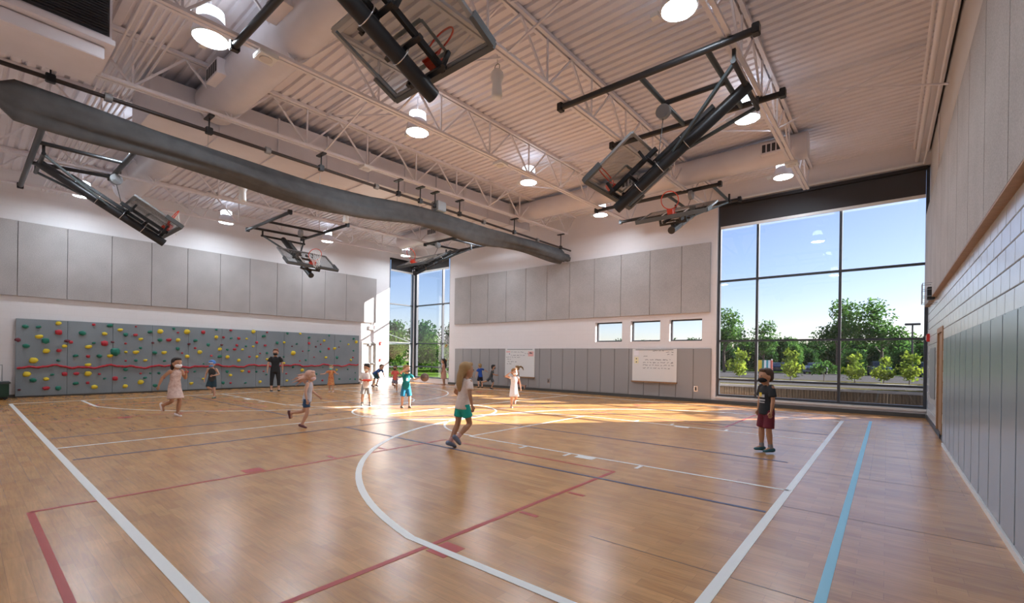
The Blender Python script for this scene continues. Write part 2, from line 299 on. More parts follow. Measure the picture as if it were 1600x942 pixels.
mb = MB(); mb.box((XC-.1, YN, 2.935), (XC, 16.1, 2.955)); part('bounce_tint_strip', mb, M['wood'], wC)  # added strip: its brown stands in for floor light bounced onto panel undersides
xs = [-17.35+.605*k for k in range(22)]
for a in xs:
    b = min(a+.605, -4.66)
    if b-a < .1: continue
    # pads are cut round the two whiteboards' lower edges only visually: boards hang in front
    slab('wall_pad', (a+.004, YB-.055, .11), (b-.004, YB, 1.87), 'pad', wB, .012)
for k in range(20):
    a = 11.2-.6*(k+1); b = a+.6
    if b < YN: break
    slab('wall_pad', (XC-.065, max(a, YN)+.004, .06), (XC, b-.004, 1.92), 'padC', wC, .014)
mb = MB(); mb.box((XC-.075, YN, .0), (XC, 11.2, .055)); part('white_pad_rail', mb, M['white'], wC)
def baseb(name, a, b): mb = MB(); mb.box(a, b); return struct(part(name, mb, M['base']))
baseb('baseboard_back', (-17.84, YB-.062, .001), (.8, YB-.002, .11)); baseb('baseboard_left', (XA+.002, YN, .001), (XA+.02, 13.05, .1)); baseb('baseboard_right', (XC-.03, 11.25, .001), (XC-.002, YB-.07, .1))
# ------------------------------------------------------------------ windows
def window(name, axis, pos, u0, u1, z0, z1, mull, trans, depth=.14, fw_=.07, pane_off=.07, mat='frame'):
    def bx(mb, ua, ub, za, zb, d0=0, d1=depth, mi=0):
        if axis == 'y': mb.box((ua, pos+d0, za), (ub, pos+d1, zb), mi)
        else: mb.box((pos-d1, ua, za), (pos-d0, ub, zb), mi)
    fr = MB(); bx(fr, u0, u0+fw_, z0, z1); bx(fr, u1-fw_, u1, z0, z1); bx(fr, u0+fw_, u1-fw_, z0, z0+fw_); bx(fr, u0+fw_, u1-fw_, z1-fw_, z1)
    root = struct(part(name, fr, M[mat]))
    us = [u0+fw_]+mull+[u1-fw_]; zs = [z0+fw_]+trans+[z1-fw_]
    for c in mull: mb = MB(); bx(mb, c-.035, c+.035, z0+fw_, z1-fw_, .005, depth-.005); part('mullion', mb, M[mat], root)
    for i in range(len(us)-1):
        a = us[i]+(.035 if i else 0); b = us[i+1]-(.035 if i < len(us)-2 else 0)
        for j, t in enumerate(trans): mb = MB(); bx(mb, a, b, t-.03, t+.03, .01, depth-.01); part('transom', mb, M[mat], root)
        for j in range(len(zs)-1):
            c = zs[j]+(.03 if j else 0); d = zs[j+1]-(.03 if j < len(zs)-2 else 0)
            mb = MB(); bx(mb, a, b, c, d, pane_off, pane_off+.012); part('pane', mb, M['glass'], root)
    return root
window('window_1', 'y', YB+.06, -4.5, .83, .24, 6.77, [-3.3, -1.1], [.82, 2.13, 4.16])
window('window_2', 'y', YB+.06, -20.72, -17.85, .24, 6.77, [-18.5], [.86, 2.16, 4.29])
window('window_3', 'x', XA-.06, 14.79, 16.5, .24, 6.77, [], [.86, 2.16, 4.29])
mb = MB(); mb.box((XA-.2, YB+.02, .23), (-20.73, YB+.2, 6.78)); struct(part('trim_1', mb, M['frame']))
for i, (a, b) in enumerate(((-9.17,-8.0), (-7.64,-6.48), (-6.13,-4.99))):
    window('window_%d' % (i+4), 'y', YB+.16, a+.005, b-.005, 2.145, 2.915, [], [], .08, .045, .04)
def shade(label, axis, a, b, z0, z1, pos):
    e = empty('roller_shade', ((a+b)/2 if axis == 'y' else pos, pos if axis == 'y' else (a+b)/2, z0)); tag(e, label, 'roller shade')
    L_ = (b-a)/2
    def bx(w, d0, d1, za, zb):
        mb = MB()
        if axis == 'y': mb.bbox((-w, d0, za), (w, d1, zb), .003)
        else: mb.bbox((d0, -w, za), (d1, w, zb), .003)
        return mb
    part('shade_cloth', bx(L_-.03, -.004, .004, .05, z1-z0-.1), M['shade'], e); part('hem_bar', bx(L_-.03, -.015, .015, -.04, .05), M['white'], e); part('head_box', bx(L_, -.06, .04, z1-z0-.1, z1-z0), M['black'], e)
shade('dark roller shade with white hem bar lowered over top of the big window', 'y', -4.45, .78, 5.95, 6.76, YB-.0)
shade('dark roller shade pulled down a little on back side of corner window', 'y', -20.7, -17.9, 6.15, 6.76, YB-.0)
shade('dark roller shade pulled down a little on side pane of corner window', 'x', 14.83, 16.35, 6.1, 6.76, XA+.0)
mb = MB(); mb.bbox((-4.5, YB-.09, 6.80), (.72, YB-.03, 6.86), .005); struct(part('trim_2', mb, M['white']))
mb = MB(); mb.bbox((-4.52, YB-.06, .17), (.82, YB+.06, .235), .005); struct(part('trim_3', mb, M['paint']))
mb = MB(); mb.bbox((-20.78, YB-.05, .17), (-17.86, YB+.06, .235), .005); struct(part('trim_4', mb, M['paint']))
# ------------------------------------------------------------------ doors
d = MB(); y0, y1 = 13.12, 14.03
d.box((XA-.2, y0, 0), (XA+.03, y0+.06, 2.15)); d.box((XA-.2, y1-.06, 0), (XA+.03, y1, 2.15)); d.box((XA-.2, y0+.06, 2.08), (XA+.03, y1-.06, 2.15))
d1 = struct(part('door_1', d, simple('door_frame_grey', (.50,.49,.47), .5)))
leaf = MB(); leaf.bbox((XA-.12, y0+.065, .01), (XA-.07, y1-.065, 2.075), .004); lf = part('door_leaf', leaf, M['paint'], d1)
mb = MB(); mb.box((XA-.069, 13.55, .75), (XA-.064, 13.85, 1.95)); part('vision_glass', mb, simple('bright_frosted_glass', (.85,.85,.80), .2), lf)
mb = MB(); mb.bbox((XA-.07, y0+.08, 1.0), (XA+.0, y1-.12, 1.06), .01); part('panic_bar', mb, M['grey'], lf)
mb = MB(); mb.bbox((XA-.07, 13.55, 1.97), (XA+.02, 13.85, 2.04), .01); part('door_closer', mb, M['grey'], lf)
dm = MB(); a, b = 12.0, 13.2
dm.box((XC-.03, a, 0), (XC+.1, a+.1, 2.2)); dm.box((XC-.03, b-.1, 0), (XC+.1, b, 2.2)); dm.box((XC-.03, a+.1, 2.1), (XC+.1, b-.1, 2.2)); dd = struct(part('door_2', dm, M['wood']))
mb = MB(); mb.box((XC+.0, a+.105, .01), (XC+.012, b-.105, 2.095)); part('door_leaf', mb, M['wood'], dd)
mb = MB(); mb.bbox((XC-.03, a+.1, .0), (XC-.005, a+.3, .12), .004); part('kick_plate', mb, M['base'], dd)
# wall fittings
def boxthing(name, label, cat, a, b, mt, r=.008, group=None): mb = MB(); mb.bbox(a, b, r); o = part(name, mb, M[mt]); return tag(o, label, cat, group)
def textmesh(txt, size, mt, parent, loc, rot, name='lettering'):
    cu = bpy.data.curves.new('t', 'FONT'); cu.body = txt; cu.size = size; cu.extrude = .002; cu.align_x = 'CENTER'; cu.align_y = 'CENTER'
    t = bpy.data.objects.new('t', cu); COL.objects.link(t); dg = bpy.context.evaluated_depsgraph_get(); me = bpy.data.meshes.new_from_object(t.evaluated_get(dg)); bpy.data.objects.remove(t, do_unlink=True)
    me.materials.clear(); me.materials.append(M[mt]); o = bpy.data.objects.new(name, me); COL.objects.link(o); o.parent = parent; o.location = loc; o.rotation_euler = rot; return o
RA = (PI/2, 0, PI/2)   # reads on a wall facing +x
e = empty('exit_sign', (XA+.06, 13.68, 2.9)); tag(e, 'small red lettered exit sign on left wall above the door', 'exit sign')
mb = MB(); mb.bbox((-.035, -.17, -.11), (.035, .17, .11), .01); part('sign_box', mb, M['white'], e); textmesh('EXIT', .17, 'red', e, (.037, 0, 0), RA); mb = MB(); mb.cyl((0,0,.11), (0,0,.22), .02); part('stem', mb, M['white'], e)
e = empty('door_sign', (XA+.004, 13.27, 2.42)); tag(e, 'small white door number plate beside the climbing wall top', 'sign'); mb = MB(); mb.bbox((-.003, -.17, -.09), (.004, .17, .09), .002); part('plate', mb, M['white'], e); textmesh('D2', .15, 'ink', e, (.006, 0, 0), RA)
e = empty('fire_alarm', (XA+.03, 14.25, 2.1)); tag(e, 'red fire alarm strobe on wall right of the door', 'fire alarm'); mb = MB(); mb.bbox((-.03, -.06, -.09), (.03, .06, .09), .01); part('housing', mb, M['red'], e); mb = MB(); mb.bbox((.03, -.025, -.06), (.045, .025, .0), .004); part('strobe', mb, M['white'], e)
e = empty('pull_station', (XA+.03, 14.25, 1.22)); tag(e, 'red fire pull station low on wall right of the door', 'fire alarm'); mb = MB(); mb.bbox((-.03, -.05, -.07), (.03, .05, .07), .01); part('housing', mb, M['red'], e); mb = MB(); mb.bbox((.03, -.03, -.02), (.04, .03, .0), .003); part('handle', mb, M['white'], e)
e = empty('fire_alarm', (XC-.03, 15.75, 2.12)); tag(e, 'red fire alarm strobe beside right edge of the big window', 'fire alarm'); mb = MB(); mb.bbox((-.04, -.1, -.1), (.03, .1, .1), .01); part('housing', mb, M['red'], e); mb = MB(); mb.bbox((-.055, -.04, -.06), (-.04, .04, .06), .004); part('strobe', mb, M['white'], e)
boxthing('notice_board', 'flat grey framed board on right wall near big window', 'board', (XC-.03, 13.75, .66), (XC-.016, 15.3, 1.83), 'grey')
e = empty('wall_speaker', (XC-.016, 13.7, 3.0)); tag(e, 'small dark wall speaker inside a wire guard on right wall', 'speaker')
mb = MB(); mb.bbox((-.16, -.1, -.12), (-.03, .1, .16), .01); part('speaker_body', mb, M['black'], e); mb = MB(); mb.bbox((-.03, -.06, -.04), (0, .06, .08), .004); part('bracket', mb, M['wood'], e)
g = MB()
for zz in (-.2, -.05, .1, .24): g.tube([(0,-.17,zz), (-.24,-.17,zz), (-.24,.17,zz), (0,.17,zz)], .006, 5)
for yy in (-.17, 0, .17): g.tube([(-.24, yy, -.2), (-.24, yy, .24)], .006, 5)
part('wire_guard', g, M['grey'], e)
mb = MB(); mb.tube([(XC-.03, 13.5, 3.2), (XC-.03, 13.5, 5.0), (XC-.03, 13.5, 6.9)], .012, 6); tag(part('conduit', mb, M['steel']), 'thin painted conduit climbing right wall above caged speaker', 'conduit')
for lab, x, z in (('small wall outlet on the pad between right whiteboard and big window', -5.15, .46), ('small wall outlet on the pad near the middle of back wall', -11.4, .46)):
    e = empty('wall_outlet', (x, YB-.056, z)); tag(e, lab, 'outlet'); mb = MB(); mb.bbox((-.07, -.012, -.1), (.07, 0, .1), .004); part('cover_plate', mb, M['chrome'], e); mb = MB(); mb.bbox((-.025, -.016, -.06), (.025, -.011, .06), .002); part('socket', mb, M['black'], e)
# whiteboards with handwriting
def scribble(mb, x, z, w, h, y, rnd):
    pts = []; n = max(4, int(w/.016))
    for i in range(n): pts.append((x+w*i/n, y, z+(rnd.random()-.5)*h*(1.6 if rnd.random() < .2 else 1)))
    for a, b in zip(pts[:-1], pts[1:]): mb.beam(a, b, .004, .011, side=(0, 1, 0))
def whiteboard(label, x0, x1, z0, z1, lines, seed, papers):
    rnd = random.Random(seed); e = empty('whiteboard', ((x0+x1)/2, YB-.06, z0)); tag(e, label, 'whiteboard'); w = (x1-x0)/2; h = z1-z0
    mb = MB(); mb.bbox((-w, -.03, 0), (w, 0, h), .005); part('board', mb, M['board'], e)
    mb = MB(); mb.bbox((-w-.02, -.10, -.045), (w+.02, 0, -.002), .006); part('marker_tray', mb, M['wood'], e)
    mb = MB(); mb.bbox((-w*.85, -.04, h-.055), (w*.85, -.028, h-.02), .003); part('map_rail', mb, M['grey'], e)
    ink = MB()
    for (lx, lz, words, hh) in lines:
        x = lx
        for wl in words: scribble(ink, x, lz, wl, hh, -.032, rnd); x += wl+.045
    part('handwriting', ink, M['ink'], e)
    for (a, b, c, dz, mt, blobs) in papers:
        mb = MB(); mb.box((a, -.034, c), (b, -.0305, dz)); p = part('paper', mb, M[mt], e)
        mb = MB()
        for (bx_, bz, r_) in blobs: mb.cyl((bx_, -.034, bz), (bx_, -.036, bz), r_, n=10)
        if blobs: part('drawing', mb, M['ink'], p)
M['paperw'] = simple('white_paper', (.82,.80,.84), .7); M['papery'] = simple('pale_yellow_paper', (.85,.78,.5), .7); M['paperr'] = simple('pink_paper', (.8,.45,.42), .7)
whiteboard('whiteboard with a paragraph of handwriting below the small windows', -7.51, -5.82, .65, 1.86,
  [(-.05, 1.13, [.2,.08,.06], .03), (.45, 1.08, [.14,.1], .03), (.5, 1.0, [.1,.08], .03), (-.4, .93, [.16], .03), (-.34, .80, [.14,.16,.24,.2,.06], .035), (-.42, .70, [.12,.05,.08,.13,.06,.2,.09,.1], .035), (-.42, .60, [.2,.06,.08,.16,.06,.14,.05,.1], .035), (-.42, .49, [.12,.08,.06,.14,.08,.06,.1,.08], .035)], 3,
  [(-.78, -.58, .96, 1.14, 'paperw', []), (-.76, -.6, .66, .89, 'papery', [(-.68, .83, .025), (-.68, .71, .025)])])
whiteboard('whiteboard with red headed notes and drawings nearer the corner window', -13.88, -12.16, .59, 1.87,
  [(-.5, 1.12, [.1,.2,.12,.2], .02), (-.5, .97, [.05,.2,.16,.1,.14], .03), (-.8, .88, [.2,.05,.1,.12,.2], .03), (-.74, .78, [.12,.06], .03), (-.7, .67, [.14,.2,.12], .03), (-.76, .57, [.1,.16], .03), (.3, 1.05, [.1,.12], .03)], 5,
  [(-.8, -.55, 1.10, 1.16, 'paperr', []), (-.68, -.55, .98, 1.08, 'paperw', [(-.6, 1.03, .03)]), (.5, .8, .93, 1.15, 'paperr', [(.62, 1.08, .04), (.7, 1.07, .03)])])
# ------------------------------------------------------------------ climbing wall
HOLDS = [(1.32,2.21,"g",2.0),(1.61,2.21,"g",1.5),(2.05,2.36,"y",1.5),(2.9,2.37,"r",1.5),(3.32,2.36,"g",2.0),(2.06,2.07,"r",2.0),(2.62,2.07,"g",2.5),(1.62,1.91,"y",2.0),(1.77,1.78,"g",2.0),(3.18,2.07,"y",2.0),(3.59,2.23,"y",1.6),(3.74,2.07,"g",1.5),(4.02,2.37,"r",1.0),(4.01,2.07,"r",1.6),(1.17,1.79,"m",1.5),(1.34,1.61,"g",2.2),(2.26,1.8,"m",1.5),(2.35,1.76,"r",1.2),(2.2,1.62,"y",1.8),(2.91,1.75,"g",1.2),(3.18,1.75,"r",2.2),(3.39,1.8,"m",1.3),(2.78,1.62,"y",2.0),(1.78,1.46,"y",1.8),(2.07,1.48,"r",2.0),(2.47,1.31,"g",1.6),(2.77,1.3,"r",1.2),(3.05,1.31,"g",2.0),(3.33,1.32,"y",1.8),(3.47,1.46,"g",3.0),(3.74,1.76,"r",1.2),(4.16,1.93,"y",1.5),(4.16,1.61,"g",1.0),(3.75,1.46,"y",1.4),(4.03,1.46,"y",2.0),(1.5,1.16,"y",2.2),(2.06,1.16,"g",1.3),(2.77,1.01,"y",1.8),(3.75,1.15,"r",0.8),(4.03,1.16,"g",1.5),(4.3,1.17,"y",1.3),(1.36,0.73,"y",2.0),(1.5,0.54,"g",2.2),(1.93,0.7,"g",1.2),(2.21,0.72,"r",1.6),(1.79,0.56,"y",2.0),(2.49,0.72,"r",1.8),(2.77,0.72,"y",2.0),(3.06,0.7,"r",1.2),(2.48,0.4,"g",1.8),(2.77,0.41,"r",1.1),(2.94,0.26,"y",2.4),(1.79,0.27,"r",2.0),(2.07,0.26,"g",1.6),(1.21,0.25,"m",1.0),(3.2,0.54,"g",1.0),(3.47,0.54,"r",1.8),(3.75,0.84,"g",1.8),(3.74,0.55,"g",1.0),(3.74,0.26,"y",1.6),(4.17,0.7,"r",1.2),(4.3,0.54,"g",1.4),(4.17,0.39,"y",2.0),(4.45,0.7,"g",1.0),(4.43,2.2,"g",1.8),(4.72,2.24,"y",2.0),(5.14,2.36,"g",1.4),(5.27,2.22,"r",1.0),(5.55,2.27,"y",2.2),(4.72,1.92,"g",2.0),(4.99,1.93,"r",2.0),(5.27,1.94,"y",1.6),(4.51,1.81,"m",1.2),(5.63,1.8,"m",1.2),(5.27,1.61,"g",1.4),(4.57,1.45,"g",2.0),(4.85,1.46,"y",1.8),(5.41,1.45,"r",0.8),(5.57,1.32,"y",2.2),(4.87,1.15,"g",1.2),(5.13,1.15,"r",1.0),(4.7,0.7,"g",1.4),(5.55,0.72,"r",1.8),(4.84,0.54,"r",1.2),(4.59,0.25,"g",2.0),(5.72,0.29,"y",1.5),(6.09,2.28,"r",1.6),(6.54,2.4,"g",1.3),(7.06,2.4,"r",1.3),(7.92,2.42,"y",1.8),(8.47,2.39,"r",1.2),(5.84,1.94,"g",1.8),(6.54,2.11,"y",1.5),(6.8,2.11,"r",1.5),(7.08,2.08,"g",1.2),(7.36,2.09,"r",1.3),(7.66,2.08,"y",1.3),(8.34,2.22,"g",2.0),(6.27,1.79,"g",1.4),(5.83,1.65,"r",1.4),(6.74,1.8,"m",1.2),(6.67,1.63,"y",1.6),(6.94,1.61,"g",1.3),(7.21,1.63,"r",1.6),(7.29,1.8,"r",1.2),(7.64,1.77,"g",1.3),(7.92,1.77,"y",1.2),(8.06,1.94,"r",1.3),(7.51,1.63,"y",1.4),(8.4,1.82,"r",1.4),(5.98,1.5,"y",1.8),(6.38,1.36,"r",1.3),(6.68,1.33,"g",2.0),(6.95,1.32,"y",1.6),(8.2,1.48,"r",1.0),(7.78,1.33,"r",1.3),(8.07,1.34,"y",1.3),(8.48,1.5,"g",1.5),(8.49,1.23,"y",1.4),(7.37,1.18,"y",1.5),(6.12,1.04,"g",1.0),(5.83,0.74,"g",1.1),(6.95,0.72,"g",1.3),(7.07,0.57,"y",1.7),(7.51,0.74,"y",1.5),(7.77,0.71,"r",1.2),(8.06,0.7,"g",1.3),(8.35,0.71,"r",1.0),(6.81,0.27,"g",1.4),(7.08,0.26,"r",1.4),(7.64,0.24,"g",1.2),(8.21,0.27,"y",1.4),(6.11,0.45,"y",1.3),(8.47,0.57,"g",1.0),(9.34,2.39,"g",1.2),(9.91,2.42,"y",1.5),(10.33,2.24,"g",1.6),(8.9,1.95,"g",1.4),(9.2,1.98,"y",1.6),(9.76,1.93,"g",1.1),(10.33,1.98,"r",1.4),(10.89,1.95,"r",1.2),(11.06,2.13,"y",1.4),(10.66,1.83,"m",1.0),(9.55,1.82,"m",1.1),(10.75,2.09,"g",0.8),(11.31,2.38,"g",1.0),(11.9,2.13,"g",1.0),(11.6,1.77,"y",1.8),(11.3,1.75,"r",1.3),(11.82,1.84,"m",1.0),(8.89,1.66,"r",1.2),(9.6,1.52,"y",2.4),(10.04,1.61,"r",1.0),(10.32,1.64,"g",1.2),(10.88,1.61,"g",1.1),(9.19,1.34,"g",1.2),(9.91,1.16,"r",0.9),(10.19,1.2,"g",1.0),(10.58,1.34,"r",1.0),(11.16,1.33,"y",1.5),(11.73,1.33,"g",1.5),(9.2,1.06,"y",1.6),(9.61,0.88,"g",1.4),(10.02,0.74,"y",1.8),(10.32,0.71,"r",0.8),(11.02,0.86,"g",0.8),(10.71,0.55,"g",0.9),(9.75,0.4,"g",1.0),(9.31,0.59,"r",1.0),(9.87,0.26,"r",1.2),(11.0,0.24,"r",1.5),(9.34,0.28,"y",1.3),(11.71,0.73,"y",1.2),(11.87,0.28,"g",1.3),(12.33,1.99,"y",1.2),(12.47,1.22,"y",1.3),(12.61,1.68,"g",1.4),(12.62,2.28,"g",1.6),(12.76,2.13,"y",1.8),(12.31,0.75,"g",1.2),(12.45,0.26,"g",1.0),(12.73,0.25,"g",1.0),(12.73,0.57,"g",0.9),(12.92,2.43,"g",0.8),(12.92,1.88,"r",0.9),(12.9,1.64,"r",0.8),(12.59,1.34,"r",1.2)]
cw = empty('climbing_wall', (XA+.0, 7.03, 0)); tag(cw, 'long grey traverse climbing wall with coloured holds on left wall', 'climbing wall')
sy_ = [1.12, 2.27, 3.4, 4.5, 5.61, 6.75, 8.04, 9.2, 10.3, 11.6, 12.93]
for a, b in zip(sy_[:-1], sy_[1:]):
    mb = MB(); mb.bbox((.02, a+.003-7.03, .05), (.1, b-.003-7.03, 2.45), .004); part('climbing_panel', mb, M['climb'], cw)
mb = MB(); mb.box((.001, 1.125-7.03, .005), (.09, 12.92-7.03, .05)); part('kick_base', mb, M['base'], cw)
hm = {}
for ci, (c, mt) in enumerate((('g','holdg'), ('r','holdr'), ('y','holdy'), ('m','holdm'))):
    for v in range(3):
        rnd = random.Random(ci*7+v); bm = bmesh.new(); bmesh.ops.create_icosphere(bm, subdivisions=2, radius=.5)
        for vt in bm.verts:
            k = 1+.35*(rnd.random()-.5); vt.co = V((vt.co.x*.62*k, vt.co.y*(1.15 if v else .9)*k, vt.co.z*(.75 if v != 2 else 1.1)*k+(.12*vt.co.y if v == 1 else 0)))
        me = bpy.data.meshes.new('climbing_hold'); bm.to_mesh(me); bm.free(); me.materials.append(M[mt]); [setattr(p, 'use_smooth', True) for p in me.polygons]; hm[c, v] = me
for i, (y, z, c, s) in enumerate(HOLDS):
    if not (1.15 < y < 12.9): continue
    o = link('climbing_hold', hm[c, i % 3], None, cw, (.115, y-7.03, min(z, 2.4))); k = .08*s; o.scale = (k, k, k)
mb = MB(); pts = []
for i in range(230):
    y = 1.15+i*(12.88-1.15)/229; pts.append((.125, y-7.03, .95+.035*math.sin(y*4.1)+.025*math.sin(y*9.7+1)+.01*math.sin(y*23)))
mb.tube(pts, [.028+.012*(i % 2) for i in range(230)], 6); part('red_traverse_rail', mb, M['holdr'], cw)
# ------------------------------------------------------------------ roof joists
JX = [-1.9-2.78*k for k in range(7)]
JN = ['first roof joist from the right wall, over the big window', 'second roof joist from the right wall', 'third roof joist from the right wall', 'fourth roof joist from the right wall, carrying the divider curtain', 'fifth roof joist from the right wall, beyond the rectangular duct', 'sixth roof joist from the right wall', 'roof joist nearest the left wall']
J0 = empty('roof_joist', (JX[0], 0, 0)); tag(J0, 'painted open web steel '+JN[0], 'joist', 'open web roof joists')
def jbar(name, p, q, w, h, par, mt='steel'): mb = MB(); mb.beam(p, q, w, h); return part(name, mb, M[mt], par)
ct = MB(); ct.beam((-.05, YN, zdeck(YN)-.035), (-.05, YB, zdeck(YB)-.035), .065, .065); ct.beam((.05, YN, zdeck(YN)-.035), (.05, YB, zdeck(YB)-.035), .065, .065); part('top_chord', ct, M['steel'], J0)
ya, yb = .35, 15.85
cb_ = MB(); cb_.beam((-.045, ya, zbot(ya)), (-.045, yb, zbot(yb)), .06, .05); cb_.beam((.045, ya, zbot(ya)), (.045, yb, zbot(yb)), .06, .05); part('bottom_chord', cb_, M['steel'], J0)
npan = 10; st = (yb-ya)/npan
for i in range(npan+1):
    yb_ = ya+st*i
    if i < npan:
        ym = yb_+st/2
        jbar('web_bar', (0, yb_, zbot(yb_)), (0, ym, zdeck(ym)-.06), .035, .035, J0); jbar('web_bar', (0, ym, zdeck(ym)-.06), (0, yb_+st, zbot(yb_+st)), .035, .035, J0)
    if 0 < i < npan: jbar('web_post', (0, yb_, zbot(yb_)), (0, yb_, zdeck(yb_)-.06), .03, .03, J0)
jbar('web_bar', (0, ya, zbot(ya)), (0, YN+.05, zdeck(YN)-.06), .035, .035, J0); jbar('web_bar', (0, yb, zbot(yb)), (0, YB-.05, zdeck(YB)-.06), .035, .035, J0)
for k in range(1, 7): j = copy_tree(J0); j.location.x = JX[k]; j['label'] = 'painted open web steel '+JN[k]
xsb = [XC]+JX+[XA]
for yy, where in ((5.4, 'nearer'), (11.0, 'farther')):
    for i in range(len(xsb)-1):
        if i == 4: continue
        a, b = xsb[i], xsb[i+1]
        e = empty('cross_bridging', ((a+b)/2, yy, zbot(yy))); L_ = (a-b)/2-.06; dz = zdeck(yy)-zbot(yy)-.07
        bay = 'between right wall and first joist' if i == 0 else ('between last joist and left wall' if i == 7 else 'in bay %s' % ['','one','two','three','four','five','six'][i]+' of the joists')
        tag(e, 'thin steel cross bridging %s, %s row' % (bay, where), 'bracing', 'joist bridging')
        for p, q in (((-L_,0,0), (L_,0,dz)), ((-L_,.05,dz), (L_,.05,0)), ((-L_,.02,dz+.01), (L_,.02,dz+.01))): mb = MB(); mb.beam(p, q, .028, .028); part('brace_bar', mb, M['steel'], e)
# ledger and pipes along top of the right wall
mb = MB(); mb.beam((.70, YN, zdeck(YN)-.14), (.70, YB, zdeck(YB)-.14), .2, .26); struct(part('trim_5', mb, M['steel']))
for i, (x, dz, r) in enumerate(((.50, .16, .03), (.56, .5, .045), (.70, .62, .022))):
    mb = MB(); mb.cyl((x, YN, zdeck(YN)-dz), (x, YB-.1, zdeck(YB)-dz), r); tag(part('ceiling_pipe', mb, M['steel']), ['slim painted pipe nearest the deck edge along right wall', 'thick painted sprinkler pipe running along top of right wall', 'lowest thin conduit along top of right wall'][i], 'pipe')
# ------------------------------------------------------------------ ducts
def seam_duct(mb, p, q, r, n=24, stepm=.16):
    p, q = V(p), V(q); L_ = (q-p).length; k = int(L_/stepm); pts = []; rad = []
    for i in range(k+1):
        c = p+(q-p)*i/k; pts += [c, c+(q-p).normalized()*.02]; rad += [r, r+.006]
    mb.tube(pts[:-1], rad[:-1], n)
def round_duct(label, x0, x1, y, z, r, vents):
    e = empty('round_duct', ((x0+x1)/2, y, z)); tag(e, label, 'duct'); c = (x0+x1)/2
    mb = MB(); seam_duct(mb, (x0-c, 0, 0), (x1-c, 0, 0), r); part('duct_pipe', mb, M['duct'], e)
    for vx in vents:
        mb = MB(); mb.bbox((vx-c-.3, -r-.12, -.16), (vx-c+.3, -r+.06, .12), .006); b_ = part('diffuser_box', mb, M['duct'], e)
        mb = MB()
        for k in range(5): mb.box((vx-c-.26+.11*k, -r-.125, -.12), (vx-c-.18+.11*k, -r-.118, .08))
        part('grille', mb, M['louver'], b_)
round_duct('near spiral round duct between fan unit side and rectangular trunk', -10.95, -5.6, 3.4, 6.66, .38, [-7.0, -9.6])
round_duct('spiral round duct stub left of the rectangular trunk', -18.9, -12.45, 3.4, 6.66, .36, [-17.2])
round_duct('far spiral round duct running toward the big window', -10.9, -1.6, 13.6, 6.95, .33, [-2.3, -6.2])
round_duct('far spiral round duct left of the trunk toward corner window', -18.2, -12.45, 13.6, 6.95, .33, [-15.5])
e = empty('rectangular_duct', (-11.7, 7.3, 6.3)); tag(e, 'large rectangular supply duct running above the rolled curtain', 'duct')
yy = 2.3
while yy < 14.2:
    y2 = min(yy+1.2, 14.3); mb = MB(); z0, z1 = 5.98+.035*yy, 5.98+.035*y2
    mb.add([(-12.4,yy,z0),(-11.0,yy,z0),(-11.0,y2,z1),(-12.4,y2,z1),(-12.4,yy,z0+.78),(-11.0,yy,z0+.78),(-11.0,y2,z1+.78),(-12.4,y2,z1+.78)], [(0,3,2,1),(4,5,6,7),(0,1,5,4),(1,2,6,5),(2,3,7,6),(3,0,4,7)])
    mb.v = [(p[0]+11.7, p[1]-7.3, p[2]-6.3) for p in mb.v]; part('duct_section', mb, M['duct'], e)
    mb = MB(); mb.box((-12.43+11.7, y2-.02-7.3, z1-.03-6.3), (-10.97+11.7, y2+.02-7.3, z1+.8-6.3)); part('flange', mb, M['duct'], e); yy = y2
e = empty('air_handler', (-9.45, .45, 5.68)); tag(e, 'large suspended air unit with dark louvred grille at upper left', 'air handler')
mb = MB(); mb.bbox((-.6, -.93, .42), (.48, .97, 1.12), .01); part('unit_body', mb, M['duct'], e)
mb = MB(); mb.bbox((-.6, -.93, .14), (.4, .9, .32), .01); part('lower_plenum', mb, M['duct'], e)
mb = MB(); mb.bbox((-.62, -.94, .33), (.54, 1.0, .41), .006); part('flange', mb, M['duct'], e)
gr = MB()
for k in range(15): gr.beam((.5, -.88, .49+.04*k), (.5, .92, .49+.04*k), .03, .012)
mb = MB(); mb.box((.481, -.9, .46), (.488, .94, 1.09)); gb = part('grille_back', mb, M['louver'], e); part('louvre_blades', gr, M['louver'], gb)
for k in range(7):
    y = 1.62+.085*k; mb = MB(); mb.tube([(-7.5, y, 6.45), (-10.9, y, 6.45), (-11.0, y, 6.5), (-20.6, y, 6.5)], .017, 6)
    tag(part('conduit', mb, M['steel']), 'painted conduit, number %s counted from the air unit in the overhead row' % ['one','two','three','four','five','six','seven'][k], 'conduit', 'row of conduits by the air unit')
# ------------------------------------------------------------------ lamps
def lamp(loc, label):
    e = empty('high_bay_lamp', loc); tag(e, label, 'lamp', 'round high bay lamps')
    mb = MB(); mb.lathe([(.245,.0), (.25,.02), (.235,.10), (.20,.24), (.17,.27)], n=28); part('reflector', mb, M['duct'], e)
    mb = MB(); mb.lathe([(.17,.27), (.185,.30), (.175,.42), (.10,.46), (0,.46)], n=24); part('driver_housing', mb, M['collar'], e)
    mb = MB(); mb.disc((0,0,.006), .232, 28); part('lens', mb, M['lens'], e)
    mb = MB(); mb.torus((0,0,.004), .24, .012, n=28); part('trim_ring', mb, M['white'], e)
    top = zdeck(loc[1])-loc[2]; mb = MB(); mb.cyl((0,0,.46), (0,0,top), .012, n=6); part('hanger_rod', mb, M['steel'], e)
    mb = MB(); mb.bbox((-.40, -.05, .03), (-.28, .05, .1), .006); part('sensor', mb, M['white'], e)
    return e
rows = ['nearest', 'second', 'third', 'farthest']; cols = ['right hand', 'middle right', 'middle left', 'left hand']
